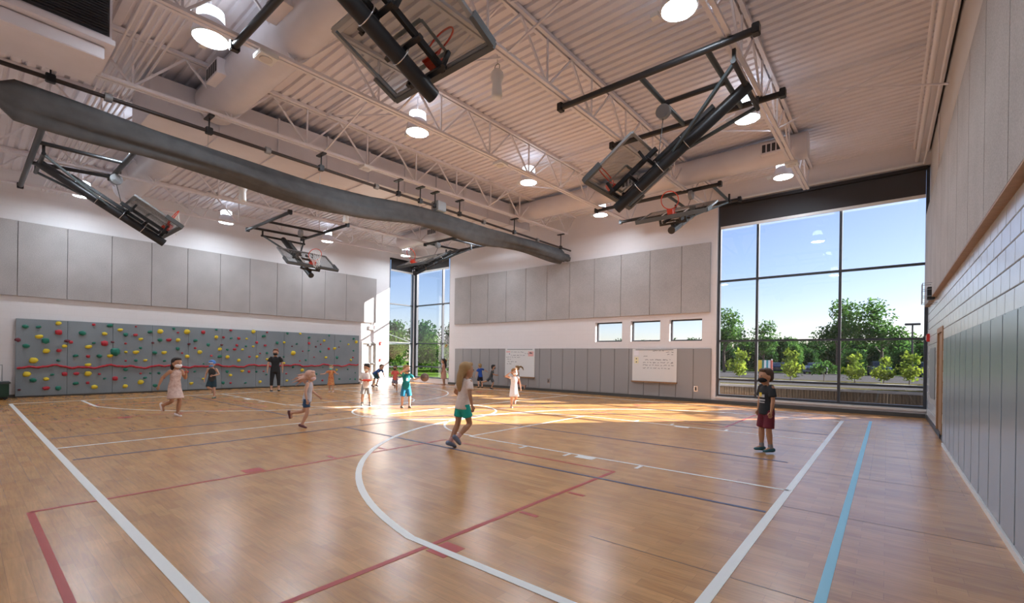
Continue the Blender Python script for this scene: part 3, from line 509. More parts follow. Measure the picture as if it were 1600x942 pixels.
for ci, x in enumerate((-2.3, -8.0, -13.75, -19.2)):
    for ri, y in enumerate((2.4, 6.35, 10.35, 14.6)):
        lamp((x, y, 6.17+.03*y), 'lit round high bay lamp, %s in the %s row of lamps' % (rows[ri], cols[ci]))
# horn speakers and small ceiling devices
def horn(loc, label):
    e = empty('pendant_speaker', loc); tag(e, label, 'speaker')
    mb = MB(); mb.lathe([(0,.36), (.07,.35), (.11,.30), (.12,.2), (.1,.16), (.085,.1), (.1,-.12), (.09,-.16), (0,-.16)], n=18); part('speaker_body', mb, M['white'], e)
    mb = MB(); mb.torus((0,0,.40), .06, .008, (0,1,0)); part('hanger_ring', mb, M['grey'], e); mb = MB(); mb.cyl((0,0,.45), (0,0,zdeck(loc[1])-loc[2]), .006, n=5); part('chain', mb, M['grey'], e)
horn((-5.55, 6.2, 6.35), 'grey pendant speaker hanging near the top of the picture centre'); horn((-14.2, 5.1, 5.95), 'white pendant speaker hanging left of the rolled curtain'); horn((-14.2, 8.3, 6.1), 'white pendant speaker hanging beyond the rolled curtain middle'); 
for x, y, lab in ((-7.5, 3.0, 'square ceiling sensor box under third joist near the round duct'), (-10.2, 6.5, 'square sensor box under the curtain joist'), (-7.46, 8.5, 'square sensor box under third joist over the court middle'), (-1.9, 13.2, 'white sensor box under first joist by the big window')):
    e = empty('ceiling_sensor', (x, y, zbot(y)-.03)); tag(e, lab, 'sensor'); mb = MB(); mb.bbox((-.14, -.14, -.07), (.14, .14, 0), .01); part('box', mb, M['white'], e); mb = MB(); mb.cyl((0,0,-.07), (0,0,-.085), .09, n=16); part('sensor_face', mb, M['paint'], e)
# ------------------------------------------------------------------ divider curtain
e = empty('divider_curtain', (-10.35, 8.3, 5.4)); tag(e, 'rolled up grey divider curtain slung under the fourth joist', 'curtain')
XCu = -10.4
def zr(y): return 5.44-.26*math.exp(-((y-4.9)/3.2)**2)+.022*max(0, y-6)-.02*max(0, 2-y)
rings = []; NY = 90; NR = 22; rnd = random.Random(4)
for i in range(NY+1):
    y = .15+i*(16.3-.15)/NY; sc = 1 if .35 < y < 15.9 else .55; zc = zr(y); tw = y*.55
    for k in range(NR):
        g = 2*PI*k/NR; fold = 1+.24*math.sin(3*g+tw)+.13*math.sin(7*g-1.3*tw)+.09*math.sin(11*g+y*1.1)
        rr = V((.16*fold*math.cos(g), 0, .25*fold*math.sin(g)-.06*math.sin(y*1.3)*max(0,-math.sin(g))))*sc; rings.append((XCu+rr.x+10.35, y-8.3, zc+rr.z-5.4))
mb = MB(); mb.add(rings, [(i*NR+k, i*NR+(k+1) % NR, (i+1)*NR+(k+1) % NR, (i+1)*NR+k) for i in range(NY) for k in range(NR)], 0, True); mb.add(rings[:NR], [tuple(range(NR))]); mb.add(rings[-NR:], [tuple(range(NR-1,-1,-1))]); part('rolled_cloth', mb, M['curtain'], e)
mb = MB(); mb.cyl((0, .1-8.3, .40), (0, 16.35-8.3, .58), .035); part('drive_pipe', mb, simple('dark_brown_pipe', (.045,.032,.03), .4), e)
def zp(y): return 5.4+.40+.18*(y-.1)/16.25
for y in (.9, 3.1, 5.4, 7.6, 8.35, 8.9, 9.9, 12.6, 15.6):
    mb = MB(); mb.beam((0, y-8.3, zp(y)-5.4), (0, y-8.3, zbot(y)-5.4), .03, .02); mb.bbox((-.16, y-8.35, zbot(y)-.06-5.4), (.16, y-8.25, zbot(y)-.03-5.4), .004); mb.bbox((-.05, y-8.36, zp(y)-.06-5.4), (.05, y-8.24, zp(y)+.07-5.4), .01); part('hanger', mb, M['black'], e)
    mb = MB(); mb.beam((-.05, y-8.3, zp(y)-5.4), (-.05, y-8.3, zr(y)+.1-5.4), .006, .006); part('lift_strap', mb, M['grey'], e)
for y in (1.6, 4.2, 6.9, 11.0, 14.0): mb = MB(); mb.cyl((0, y-.05-8.3, zp(y)-5.4), (0, y+.05-8.3, zp(y)-5.4), .07, n=14); part('coupling', mb, M['grey'], e)
mb = MB(); mb.bbox((-.18, 8.9-8.3, zp(9)-.12-5.4), (.12, 9.25-8.3, zp(9)+.16-5.4), .02); part('drive_motor', mb, M['grey'], e)
# ------------------------------------------------------------------ basketball backstops
def hoop(label, hinge, d2, drop, L, pipes, cross, net=True, pulley=None):
    hinge = V(hinge); d = V((*d2, 0)); a = math.radians(drop); mv = d*math.cos(a)+V((0,0,-math.sin(a))); n = d*math.sin(a)+V((0,0,math.cos(a))); w = V((-d.y, d.x, 0))
    e = empty('basketball_backstop', hinge); tag(e, label, 'basketball hoop', 'folded ceiling basketball backstops')
    P = lambda s, t=0, k=0: mv*s+n*t+w*k
    mb = MB(); mb.cyl(P(-.05), P(L), .1, n=18); ms = part('mast', mb, M['black'], e)
    mb = MB(); mb.beam(P(.5, .17), P(L-1.0, .17), .07, .07, side=w); part('slide_tube', mb, M['black'], ms)
    for s in (L*.42, L*.62, L*.8): mb = MB(); mb.torus(P(s, .04), .135, .008, mv, n=20, k=5); part('clamp_band', mb, M['chrome'], ms)
    mb = MB(); mb.cyl(P(0, 0, -.85), P(0, 0, .85), .04, n=10); part('hinge_axle', mb, M['black'], e)
    for k in (-.78, .78): mb = MB(); mb.beam(P(0, 0, k), P(L*.5, .02, k*.1), .06, .045, side=w); part('side_brace', mb, M['teal'], e)
    # H frame behind the board
    off = .36; lo = L-.06; hi = lo-1.07
    for k in (-.22, .22): mb = MB(); mb.beam(P(hi-.1, .22, k), P(lo-.05, .22, k), .055, .08, side=w); part('frame_rail', mb, M['black'], e)
    for s in (hi+.12, (hi+lo)/2, lo-.12): mb = MB(); mb.beam(P(s, .15, -.34), P(s, .15, .34), .06, .05, side=mv); mb.beam(P(s, .15, 0), P(s, .02, 0), .1, .06, side=w); part('cross_bracket', mb, M['black'], e)
    for s, k in ((hi+.15, -.34), (hi+.15, .34), (lo-.15, -.34), (lo-.15, .34)): mb = MB(); mb.beam(P(s, .12, k), P(s, off, k), .05, .05, side=w); part('stand_off', mb, M['black'], e)
    # board
    bd = MB(); c = [P(s, t, k) for s in (hi, lo) for t in (off, off+.012) for k in (-.915, .915)]
    bd.add(c, [(0,1,3,2),(4,6,7,5),(0,4,5,1),(2,3,7,6),(0,2,6,4),(1,5,7,3)]); b = part('glass_board', bd, M['bglass'], e)
    for p, q in ((P(hi, off, -.915), P(hi, off, .915)), (P(lo, off, -.915), P(lo, off, .915)), (P(hi, off, -.915), P(lo, off, -.915)), (P(hi, off, .915), P(lo, off, .915))): mb = MB(); mb.beam(p, q, .045, .05, side=n); part('board_frame', mb, M['grey'], b)
    mb = MB(); t1 = off+.016
    for p, q in ((P(lo-.15, t1, -.3), P(lo-.15, t1, .3)), (P(lo-.6, t1, -.3), P(lo-.6, t1, .3)), (P(lo-.15, t1, -.3), P(lo-.6, t1, -.3)), (P(lo-.15, t1, .3), P(lo-.6, t1, .3))): mb.beam(p, q, .003, .05, side=n)
    part('target_square', mb, M['white'], b)
    mb = MB(); mb.beam(P(lo+.03, off, -.95), P(lo+.03, off, .95), .10, .07, side=n); mb.beam(P(lo+.03, off, -.94), P(lo-.36, off, -.94), .10, .06, side=n); mb.beam(P(lo+.03, off, .94), P(lo-.36, off, .94), .10, .06, side=n); part('edge_padding', mb, M['dgrey'], b)
    # rim
    rc = P(lo-.15, off+.39); mb = MB(); mb.torus(rc, .23, .012, mv, n=28, k=6); rm = part('rim', mb, M['orange'], e)
    mb = MB(); mb.beam(P(lo-.22, off+.015, 0), P(lo-.04, off+.015, 0), .03, .2, side=n); mb.beam(P(lo-.13, off+.02, -.07), P(lo-.15, off+.17, -.1), .02, .03); mb.beam(P(lo-.13, off+.02, .07), P(lo-.15, off+.17, .1), .02, .03); mb.beam(P(lo-.07, off+.02, 0), P(lo-.07, off+.16, 0), .14, .1, side=w); part('rim_mount', mb, M['orange'], rm)
    if net:
        mb = MB(); gdir = (mv*.5+V((0,0,-1))*.9).normalized(); u1 = w; u2_ = n; K = 12; lv = []
        for j, (h, r) in enumerate(((0,.225), (.1,.18), (.2,.145), (.3,.12), (.4,.125))):
            lv.append([rc+gdir*h+(u1*math.cos(2*PI*(k+.5*(j % 2))/K)+u2_*math.sin(2*PI*(k+.5*(j % 2))/K))*r for k in range(K)])
        for j in range(4):
            for k in range(K):
                mb.beam(lv[j][k], lv[j+1][k], .007, .007); mb.beam(lv[j][k], lv[j+1][(k+(1 if j % 2 else -1)) % K], .007, .007)
        part('net', mb, M['net'], rm)
    for (p, q) in pipes: mb = MB(); mb.cyl(V(p)-hinge, V(q)-hinge, .055, n=12); part('support_pipe', mb, M['black'], e)
    for (p, q, mt) in cross: mb = MB(); mb.cyl(V(p)-hinge, V(q)-hinge, .045, n=10); part('cross_pipe', mb, M[mt], e)
    for (p, q) in pipes:
        for end in (p, q):
            x, y, z = end; mb = MB(); mb.bbox((x-.05-hinge.x, y-.065-hinge.y, z-.07-hinge.z), (x+.05-hinge.x, y+.065-hinge.y, z+.08-hinge.z), .01); part('pipe_clamp', mb, M['black'], e)
    # hangers between pipes and axle
    for k in (-.8, .8):
        q = P(0, 0, k); mb = MB(); mb.beam(q, q+V((0,0,max(.15, pipes[0][0][2]-hinge.z))), .05, .05); part('drop_hanger', mb, M['black'], e)
    if pulley:
        pl = V(pulley)-hinge; mb = MB(); mb.cyl(pl+V((0,0,-.1))-w*.05, pl+V((0,0,-.1))+w*.05, .13, n=18); pp = part('winch_pulley', mb, M['grey'], e)
        mb = MB(); mb.cyl(pl+V((0,0,-.2)), P(L*.62, .1), .008, n=5); part('lift_cable', mb, M['black'], pp)
    return e
hoop('folded backstop above the court right of centre, big black mast rising to the right', (-1.85, 8.25, 6.0), (-1, 0), 34, 2.8,
     [((-4.82,7.2,6.2), (-1.5,7.2,6.2)), ((-4.85,9.35,6.27), (-1.5,9.35,6.27))], [((-3.25,7.2,6.2), (-3.25,9.35,6.26), 'teal'), ((-2.18,7.2,6.2), (-2.18,9.35,6.26), 'teal'), ((-3.25,8.25,6.2), (-2.18,8.25,6.2), 'black')], False, (-3.25, 8.25, 6.15))
hoop('folded backstop in front of the left wall panels, seen facing its board and rim', (-18.6, 8.2, 6.0), (1, 0), 36, 2.8,
     [((-18.95,7.0,6.2), (-15.45,7.0,6.2)), ((-18.95,9.1,6.26), (-15.45,9.1,6.26))], [((-18.5,7.0,6.2), (-18.5,9.1,6.26), 'black'), ((-17.2,7.0,6.2), (-17.2,9.1,6.26), 'black')], True, (-17.2, 8.2, 6.15))
hoop('large folded backstop nearest the camera at top centre, seen from below', (-4.62, 1.25, 6.0), (0, 1), 23, 2.9,
     [((-7.65,2.61,6.1), (-1.7,2.61,6.1)), ((-7.65,1.2,6.05), (-1.7,1.2,6.05))], [((-5.4,1.2,6.07), (-5.4,2.61,6.1), 'black'), ((-3.8,1.2,6.07), (-3.8,2.61,6.1), 'black')], False)
hoop('small folded backstop beside top left of the big window', (-4.5, 14.6, 6.2), (0, -1), 27, 2.8,
     [((-7.62,13.62,6.44), (-3.7,13.62,6.44)), ((-7.6,15.4,6.48), (-3.6,15.4,6.48))], [((-5.2,13.62,6.44), (-5.2,15.4,6.48), 'teal'), ((-3.9,13.62,6.44), (-3.9,15.4,6.48), 'teal')], False, (-4.5, 13.62, 6.4))
hoop('folded backstop at far left with long black mast and white net', (-15.2, 1.16, 5.8), (0, 1), 30, 2.74,
     [((-18.5,1.05,6.0), (-12.9,1.05,6.0)), ((-15.85,2.52,6.03), (-12.95,2.52,6.03))], [((-16.0,1.05,6.0), (-15.7,2.52,6.03), 'black'), ((-14.3,1.05,6.0), (-14.3,2.52,6.03), 'black')], True, (-15.2, 2.52, 5.95))
hoop('small folded backstop in front of the corner window', (-15.0, 14.3, 6.2), (0, -1), 29, 2.8,
     [((-15.85,13.1,6.4), (-12.95,13.1,6.4)), ((-16.2,14.95,6.46), (-12.95,14.95,6.46))], [((-15.6,13.1,6.4), (-15.6,14.95,6.46), 'black'), ((-14.2,13.1,6.4), (-14.2,14.95,6.46), 'black')], False, (-15.0, 13.1, 6.35))
# green bin by the left wall
e = empty('storage_bin', (-20.35, .55, 0)); tag(e, 'dark green wheeled bin standing at left end of the climbing wall', 'bin')
M['green'] = simple('dark_green_plastic', (.012,.05,.03), .5)
mb = MB(); mb.bbox((-.3, -.42, .08), (.3, .42, .5), .03); part('tub', mb, M['green'], e); mb = MB(); mb.bbox((-.33, -.45, .47), (.33, .45, .53), .015); part('rim_lip', mb, M['teal'], e)
for x in (-.24, .24):
    for y in (-.34, .34): mb = MB(); mb.cyl((x-.02, y, .05), (x+.02, y, .05), .05, n=12); part('wheel', mb, M['tire'], e)
mb = MB(); mb.tube([(-.28,-.3,.5), (-.28,-.3,1.02), (-.28,.3,1.02), (-.28,.3,.5)], .014, 8); part('push_handle', mb, M['grey'], e)
# ------------------------------------------------------------------ outdoors
TY = [(16.75,-.12), (19.4,-.12), (19.42,.50), (21.5,.49), (27,.42), (31,.40), (40,.28), (72,-.2), (130,-.6), (260,-.8)]
def zt(y):
    for (a, za), (b, zb) in zip(TY[:-1], TY[1:]):
        if a <= y <= b: return za+(zb-za)*(y-a)/(b-a)
    return TY[0][1] if y < TY[0][0] else TY[-1][1]
def strip(name, x0, x1, ys_, mt, dz=0):
    mb = MB(); vs_ = []
    for y in ys_: vs_ += [(x0, y, zt(y)+dz), (x1, y, zt(y)+dz)]
    mb.add(vs_, [(2*i, 2*i+1, 2*i+3, 2*i+2) for i in range(len(ys_)-1)]); return struct(part(name, mb, M[mt]))
strip('ground_bed', -20, 60, [19.42, 21.5], 'mulch'); strip('ground_verge', -20, 60, [27.6, 31.0], 'mulch'); strip('ground_road', -20, 60, [21.5, 27.0], 'asphalt'); strip('ground_court', -24, 60, [16.75, 19.4], 'concrete'); strip('ground_curb', -20, 60, [27.0, 27.6], 'concrete', .05)
strip('ground_lot', -40, 90, [31.0, 40, 66, 76], 'asphalt'); strip('ground_lawn', -120, 160, [76, 130, 260], 'grass')
mb = MB(); mb.add([(-140,-30,-.16),(-21.1,-30,-.16),(-21.1,16.75,-.13),(-20,28,.0),(-20,76,-.23),(-140,76,-.23)], [(0,1,2,3,4,5)]); struct(part('ground_side_lawn', mb, M['grass']))
# retaining wall of split blocks outside the big window
rw = empty('retaining_wall', (-3, 19.3, -.12)); tag(rw, 'low brown ribbed retaining wall outside the big window', 'wall')
bk = MB(); bk.bbox((0, 0, 0), (.086, .2, .55), .008); bme = bk.mesh('wall_block'); bme.materials.append(M['timber'])
for k in range(150): o = link('wall_block', bme, None, rw, (-6.5+.089*k, .012*(k % 2), .02))
mb = MB(); mb.bbox((-6.6, -.03, .57), (7.0, .2, .66), .015); part('cap_stone', mb, M['concrete'], rw)
# plants
def leaf_mesh(name, n, R, size, mt, seed, blobs):
    rnd = random.Random(seed); vs_ = []; fs = []; bl = []
    for _ in range(blobs):
        while True:
            p = V((rnd.uniform(-1,1), rnd.uniform(-1,1), rnd.uniform(-1,1)))
            if p.length < 1: break
        bl.append((V((p.x*R[0]*.7, p.y*R[1]*.7, p.z*R[2]*.72)), rnd.uniform(.28,.5)))
    for i in range(n):
        c, rr = bl[i % blobs]; dd = V((rnd.gauss(0,1), rnd.gauss(0,1), rnd.gauss(0,1))).normalized()*rr*(rnd.random()**.4)
        p = c+V((dd.x*R[0], dd.y*R[1], dd.z*R[2])); nn = (V((rnd.gauss(0,1), rnd.gauss(0,1), rnd.gauss(.5,1)))).normalized(); a = nn.orthogonal().normalized(); a = a.lerp(nn.cross(a), rnd.random()).normalized(); b = nn.cross(a); s = size*rnd.uniform(.6,1.3)
        k = len(vs_); vs_ += [p-a*s, p-b*s*.55, p+a*s, p+b*s*.55]; fs.append((k,k+1,k+2,k+3))
    me = bpy.data.meshes.new(name); me.from_pydata([tuple(v) for v in vs_], [], fs); me.materials.append(M[mt]); return me
def trunk_mesh(h, r, seed):
    rnd = random.Random(seed); mb = MB(); mb.tube([(0,0,-.3), (rnd.uniform(-.1,.1),0,h*.4), (rnd.uniform(-.2,.2), rnd.uniform(-.2,.2), h*.85)], [r, r*.75, r*.3], 8)
    for k in range(5):
        g = rnd.uniform(0,6.28); z = h*rnd.uniform(.35,.7); mb.tube([(0,0,z), (math.cos(g)*h*.12, math.sin(g)*h*.12, z+h*.1), (math.cos(g)*h*.2, math.sin(g)*h*.2, z+h*.24)], [r*.45, r*.3, r*.12], 6)
    me = mb.mesh('trunk'); me.materials.append(M['bark']); return me
LEAF = [leaf_mesh('foliage', 2600, (2.6,2.6,3.2), .2, 'leafd', 1, 26), leaf_mesh('foliage', 2600, (2.4,2.4,2.8), .2, 'leafm', 2, 22), leaf_mesh('foliage', 2200, (1.9,1.9,3.6), .2, 'leafd', 3, 24), leaf_mesh('foliage', 2400, (2.6,2.6,3.0), .17, 'leafm', 4, 16), leaf_mesh('foliage', 3200, (3.0,2.4,4.2), .24, 'leafd', 8, 30), leaf_mesh('foliage', 3200, (3.2,3.0,4.2), .17, 'leafb', 9, 30)]
TR = [trunk_mesh(5, .16, k) for k in range(3)]
BU = [leaf_mesh('foliage', 500, (.55,.55,.6), .07, 'leafy', 11, 9), leaf_mesh('foliage', 500, (.6,.6,.5), .07, 'leafm', 12, 9)]
BT = trunk_mesh(.8, .02, 9)
def tree(x, y, h, kind, label, group=None, zg=None):
    e = empty('tree', (x, y, zt(y) if zg is None else zg)); tag(e, label, 'tree', group); s = h/8.2; wk = 1; e.scale = (s*random.uniform(.9,1.15)*wk, s*random.uniform(.9,1.15), s); e.rotation_euler.z = random.uniform(0,6)
    link('foliage', LEAF[kind], None, e, (0,0,5.0 if kind < 4 else 3.4)); t = link('trunk', TR[kind % 3], None, e); return e
def bush(x, y, s, kind, label, zg=None):
    e = empty('shrub', (x, y, zt(y) if zg is None else zg)); tag(e, label, 'shrub', 'young shrubs in the planting bed'); e.scale = (s,s,s); e.rotation_euler.z = random.uniform(0,6)
    link('foliage', BU[kind], None, e, (0,0,.62)); link('stem', BT, None, e); return e
FOR = 'dark leafy tree in the continuous woodland edge behind the parking lot'
for r_ in range(4):
    for k in range(14): tree(-62+k*5.3+2.65*(r_ % 2)+random.uniform(-.2,.2), 80+7*r_, (4.6,5.8,6.8,7.6)[r_]*random.uniform(.93,1.1), 4, FOR, 'woodland trees behind the parking lot')
tree(-5.2, 76, 10.8, 3, 'tall airy tree rising above woodland, left of the pair seen in right pane'); tree(-.6, 76, 10.4, 3, 'tall broad tree rising above woodland, right of the pair seen in right pane')
tree(-16.0, 62, 8.6, 3, 'tall open tree seen in the left pane of big window'); tree(-12.0, 64, 6.8, 3, 'slender open tree just right of the left mullion of big window')
tree(-4.9, 36, 2.9, 1, 'small upright young tree in the middle pane of big window')
for x, y, s, kd, lab in ((-3.6,25.5,1.25,0,'bright yellow green shrub in the middle pane of big window'), (-5.9,25.8,1.25,0,'yellow green shrub seen in the left pane of big window'), (-2.3,26,1.1,1,'dull green shrub left of the right mullion'), (-1.1,25.2,1.1,0,'bright shrub just right of the right mullion of big window'), (-.1,25.6,1.0,0,'bright shrub in front of the parked blue car'), (.75,26,1.15,0,'loose shrub right of the parked blue car'), (1.75,24.6,1.0,0,'shrub at the right edge of big window')): bush(x*1.13, y+3.4, s*1.15, kd, lab)
for k, (x, y, h, kd) in enumerate(((-35.4,25.4,4.8,5), (-34.5,29.5,4.6,5), (-29.5,27.2,3.4,5), (-40,29,6.4,4), (-37,35.5,6.6,4), (-31.5,34.5,4.6,5), (-27,31.8,3.2,5), (-44,36,7.2,4), (-33,41,6.0,4), (-27,38,5.2,4), (-39,23.5,5.6,4), (-22.5,33,3.0,5))):
    tree(x, y, h, kd, ['bright bushy','leafy','low bushy','dark','tall dark','broad','small round','distant','rear','far right','leftmost dark','rightmost low'][k]+' green tree outside the corner window', 'trees outside the corner window', -.15)
# shade pavilion outside the corner window
e = empty('shade_pavilion', (-31.2, 21.6, -.15)); tag(e, 'white open roofed shade pavilion outside the corner window', 'pavilion')
for x in (-1.5, 1.5):
    for y in (-1.5, 1.5): mb = MB(); mb.cyl((x, y, 0), (x, y, 2.6), .05, n=10); part('post', mb, M['white'], e)
for p, q in (((-1.7,-1.7,2.6),(1.7,-1.7,2.6)), ((-1.7,1.7,2.6),(1.7,1.7,2.6)), ((-1.7,-1.7,2.6),(-1.7,1.7,2.6)), ((1.7,-1.7,2.6),(1.7,1.7,2.6))): mb = MB(); mb.beam(p, q, .08, .1); part('eave_beam', mb, M['white'], e)
for x in (-1.7, 1.7):
    for y in (-1.7, 1.7): mb = MB(); mb.beam((x, y, 2.62), (0, 0, 3.5), .07, .07); part('rafter', mb, M['white'], e)
# cars, lamp post, play panel
def car(x, y, rz, mt, label, suv=True):
    e = empty('car', (x, y, zt(y)), rz); tag(e, label, 'car', 'cars in the parking lot'); H = 1.75 if suv else 1.45; w = .92
    def hull(prof, ww, taper=0):
        mb = MB(); n = len(prof); vs_ = [(-(ww-(taper if z > 1 else 0)), yy, z) for yy, z in prof]+[(ww-(taper if z > 1 else 0), yy, z) for yy, z in prof]
        mb.add(vs_, [tuple(range(n-1,-1,-1)), tuple(range(n,2*n))]+[(i, (i+1) % n, n+(i+1) % n, n+i) for i in range(n)]); return mb
    part('body', hull([(-2.3,.35), (-2.35,.75), (-2.2,1.0), (-1.1,1.08), (1.9,1.1), (2.25,1.0), (2.3,.4)], w), M[mt], e)
    part('cabin', hull([(-1.25,1.05), (-.55,H-.08), (-.2,H), (1.4,H), (2.0,1.08)], w-.04, .16), M['cglass'], e)
    mb = MB(); mb.box((-.7, -.25, H-.01), (.7, 1.4, H+.03)); part('roof', mb, M[mt], e)
    for xx in (-.88, .88):
        for yy in (-1.45, 1.45): mb = MB(); mb.cyl((xx-.1, yy, .34), (xx+.1, yy, .34), .34, n=16); part('wheel', mb, M['tire'], e)
        mb = MB(); mb.bbox((xx*.72-.16, -2.37, .72), (xx*.72+.16, -2.28, .9), .02); part('headlight', mb, M['white'], e)
    mb = MB(); mb.bbox((-.5, -2.38, .5), (.5, -2.3, .8), .02); part('grille', mb, M['black'], e)
car(-.7, 70, .12, 'carblue', 'dark blue car parked nose toward the gym, right pane of big window'); car(-7.1, 70, -.1, 'carsilver', 'silver car parked behind shrubs in the middle pane', False); car(3.6, 70, .1, 'carblue', 'blue car cut off by right edge of the big window'); car(-11.6, 72, .1, 'carblue', 'small blue car half hidden behind the boy in black', False)
e = empty('parking_lamp', (1.9, 60, zt(60))); tag(e, 'dark parking lot lamp post on a concrete base', 'lamp post')
mb = MB(); mb.cyl((0,0,0), (0,0,.75), .3, n=16); part('concrete_base', mb, M['concrete'], e); mb = MB(); mb.cyl((0,0,.75), (0,0,5.2), .09, .07, n=10); part('pole', mb, M['black'], e); mb = MB(); mb.bbox((-.6, -.2, 5.2), (.6, .2, 5.4), .03); part('lamp_head', mb, M['black'], e)
e = empty('play_panel', (-7.6, 41, zt(41))); tag(e, 'colourful striped play panel outside behind the boy in black', 'play panel')
M['pyel'] = simple('yellow_panel', (.75,.55,.03), .5); M['pteal'] = simple('teal_panel', (.05,.35,.4), .5); M['pred'] = simple('red_panel', (.6,.12,.08), .5)
for k, mt in enumerate(('pteal','pyel','pyel','holdg','white','pteal','white','pred')): mb = MB(); mb.bbox((-.6+.15*k, -.04, .35), (-.46+.15*k, .04, 1.25), .01); part('panel_board', mb, M[mt], e)
for x in (-.55, .52): mb = MB(); mb.cyl((x, .08, 0), (x, .08, 1.35), .04, n=8); part('post', mb, M['white'], e)
# a large tree standing right of the view, which filters the low sun on the big window
tree(5.6, 25.4, 7.4, 3, 'tree standing right of the big window outside')
# ------------------------------------------------------------------ people
def loft(mb, pts, rads, side, n=14, c0=1, c1=1):
    pts = [V(p) for p in pts]; side = V(side)
    t0 = (pts[1]-pts[0]).normalized(); t1 = (pts[-1]-pts[-2]).normalized()
    P = []; R = []
    for k, f in ((.95, .3), (.6, .8)): P.append(pts[0]-t0*min(rads[0])*k*c0); R.append((rads[0][0]*f, rads[0][1]*f))
    P += pts; R += rads
    for k, f in ((.6, .8), (.95, .3)): P.append(pts[-1]+t1*min(rads[-1])*k*c1); R.append((rads[-1][0]*f, rads[-1][1]*f))
    rings = []
    for i, p in enumerate(P):
        t = (P[min(i+1, len(P)-1)]-P[max(i-1, 0)]).normalized(); a = side-side.dot(t)*t
        a = a.normalized() if a.length > 1e-3 else t.orthogonal().normalized(); b = t.cross(a)
        rings += [p+a*math.cos(2*PI*k/n)*R[i][0]+b*math.sin(2*PI*k/n)*R[i][1] for k in range(n)]
    mb.add(rings, [(i*n+k, i*n+(k+1) % n, (i+1)*n+(k+1) % n, (i+1)*n+k) for i in range(len(P)-1) for k in range(n)], 0, True)
    mb.add(rings[:n], [tuple(range(n-1,-1,-1))]); mb.add(rings[-n:], [tuple(range(n))])
def remesh(mb, name, vox, mt, parent, extra=None, smooth=6):
    me0 = mb.mesh(name); o = bpy.data.objects.new(name, me0); COL.objects.link(o)
    r = o.modifiers.new('r', 'REMESH'); r.mode = 'VOXEL'; r.voxel_size = vox
    s = o.modifiers.new('s', 'SMOOTH'); s.factor = .5; s.iterations = smooth
    dg = bpy.context.evaluated_depsgraph_get(); me = bpy.data.meshes.new_from_object(o.evaluated_get(dg)); bpy.data.objects.remove(o, do_unlink=True)
    if extra:
        bm = bmesh.new(); bm.from_mesh(me); ex = extra.mesh('x'); bm.from_mesh(ex); bm.to_mesh(me); bm.free()
    me.name = name; me.materials.clear(); me.materials.append(mt)
    for p in me.polygons: p.use_smooth = True; p.material_index = 0
    q = bpy.data.objects.new(name, me); COL.objects.link(q)
    if parent: q.parent = parent
    return q
SK = {}; HAND = {}
def cmat(c, rough=.8):
    if not isinstance(c, tuple): return c
    k = tuple(c)
    if k not in SK: SK[k] = simple('cloth_%d' % len(SK), c, rough, noise=.08, nscale=30)
    return SK[k]
def nrm(v): return V(v).normalized()
DOWN = (0,0,-1)
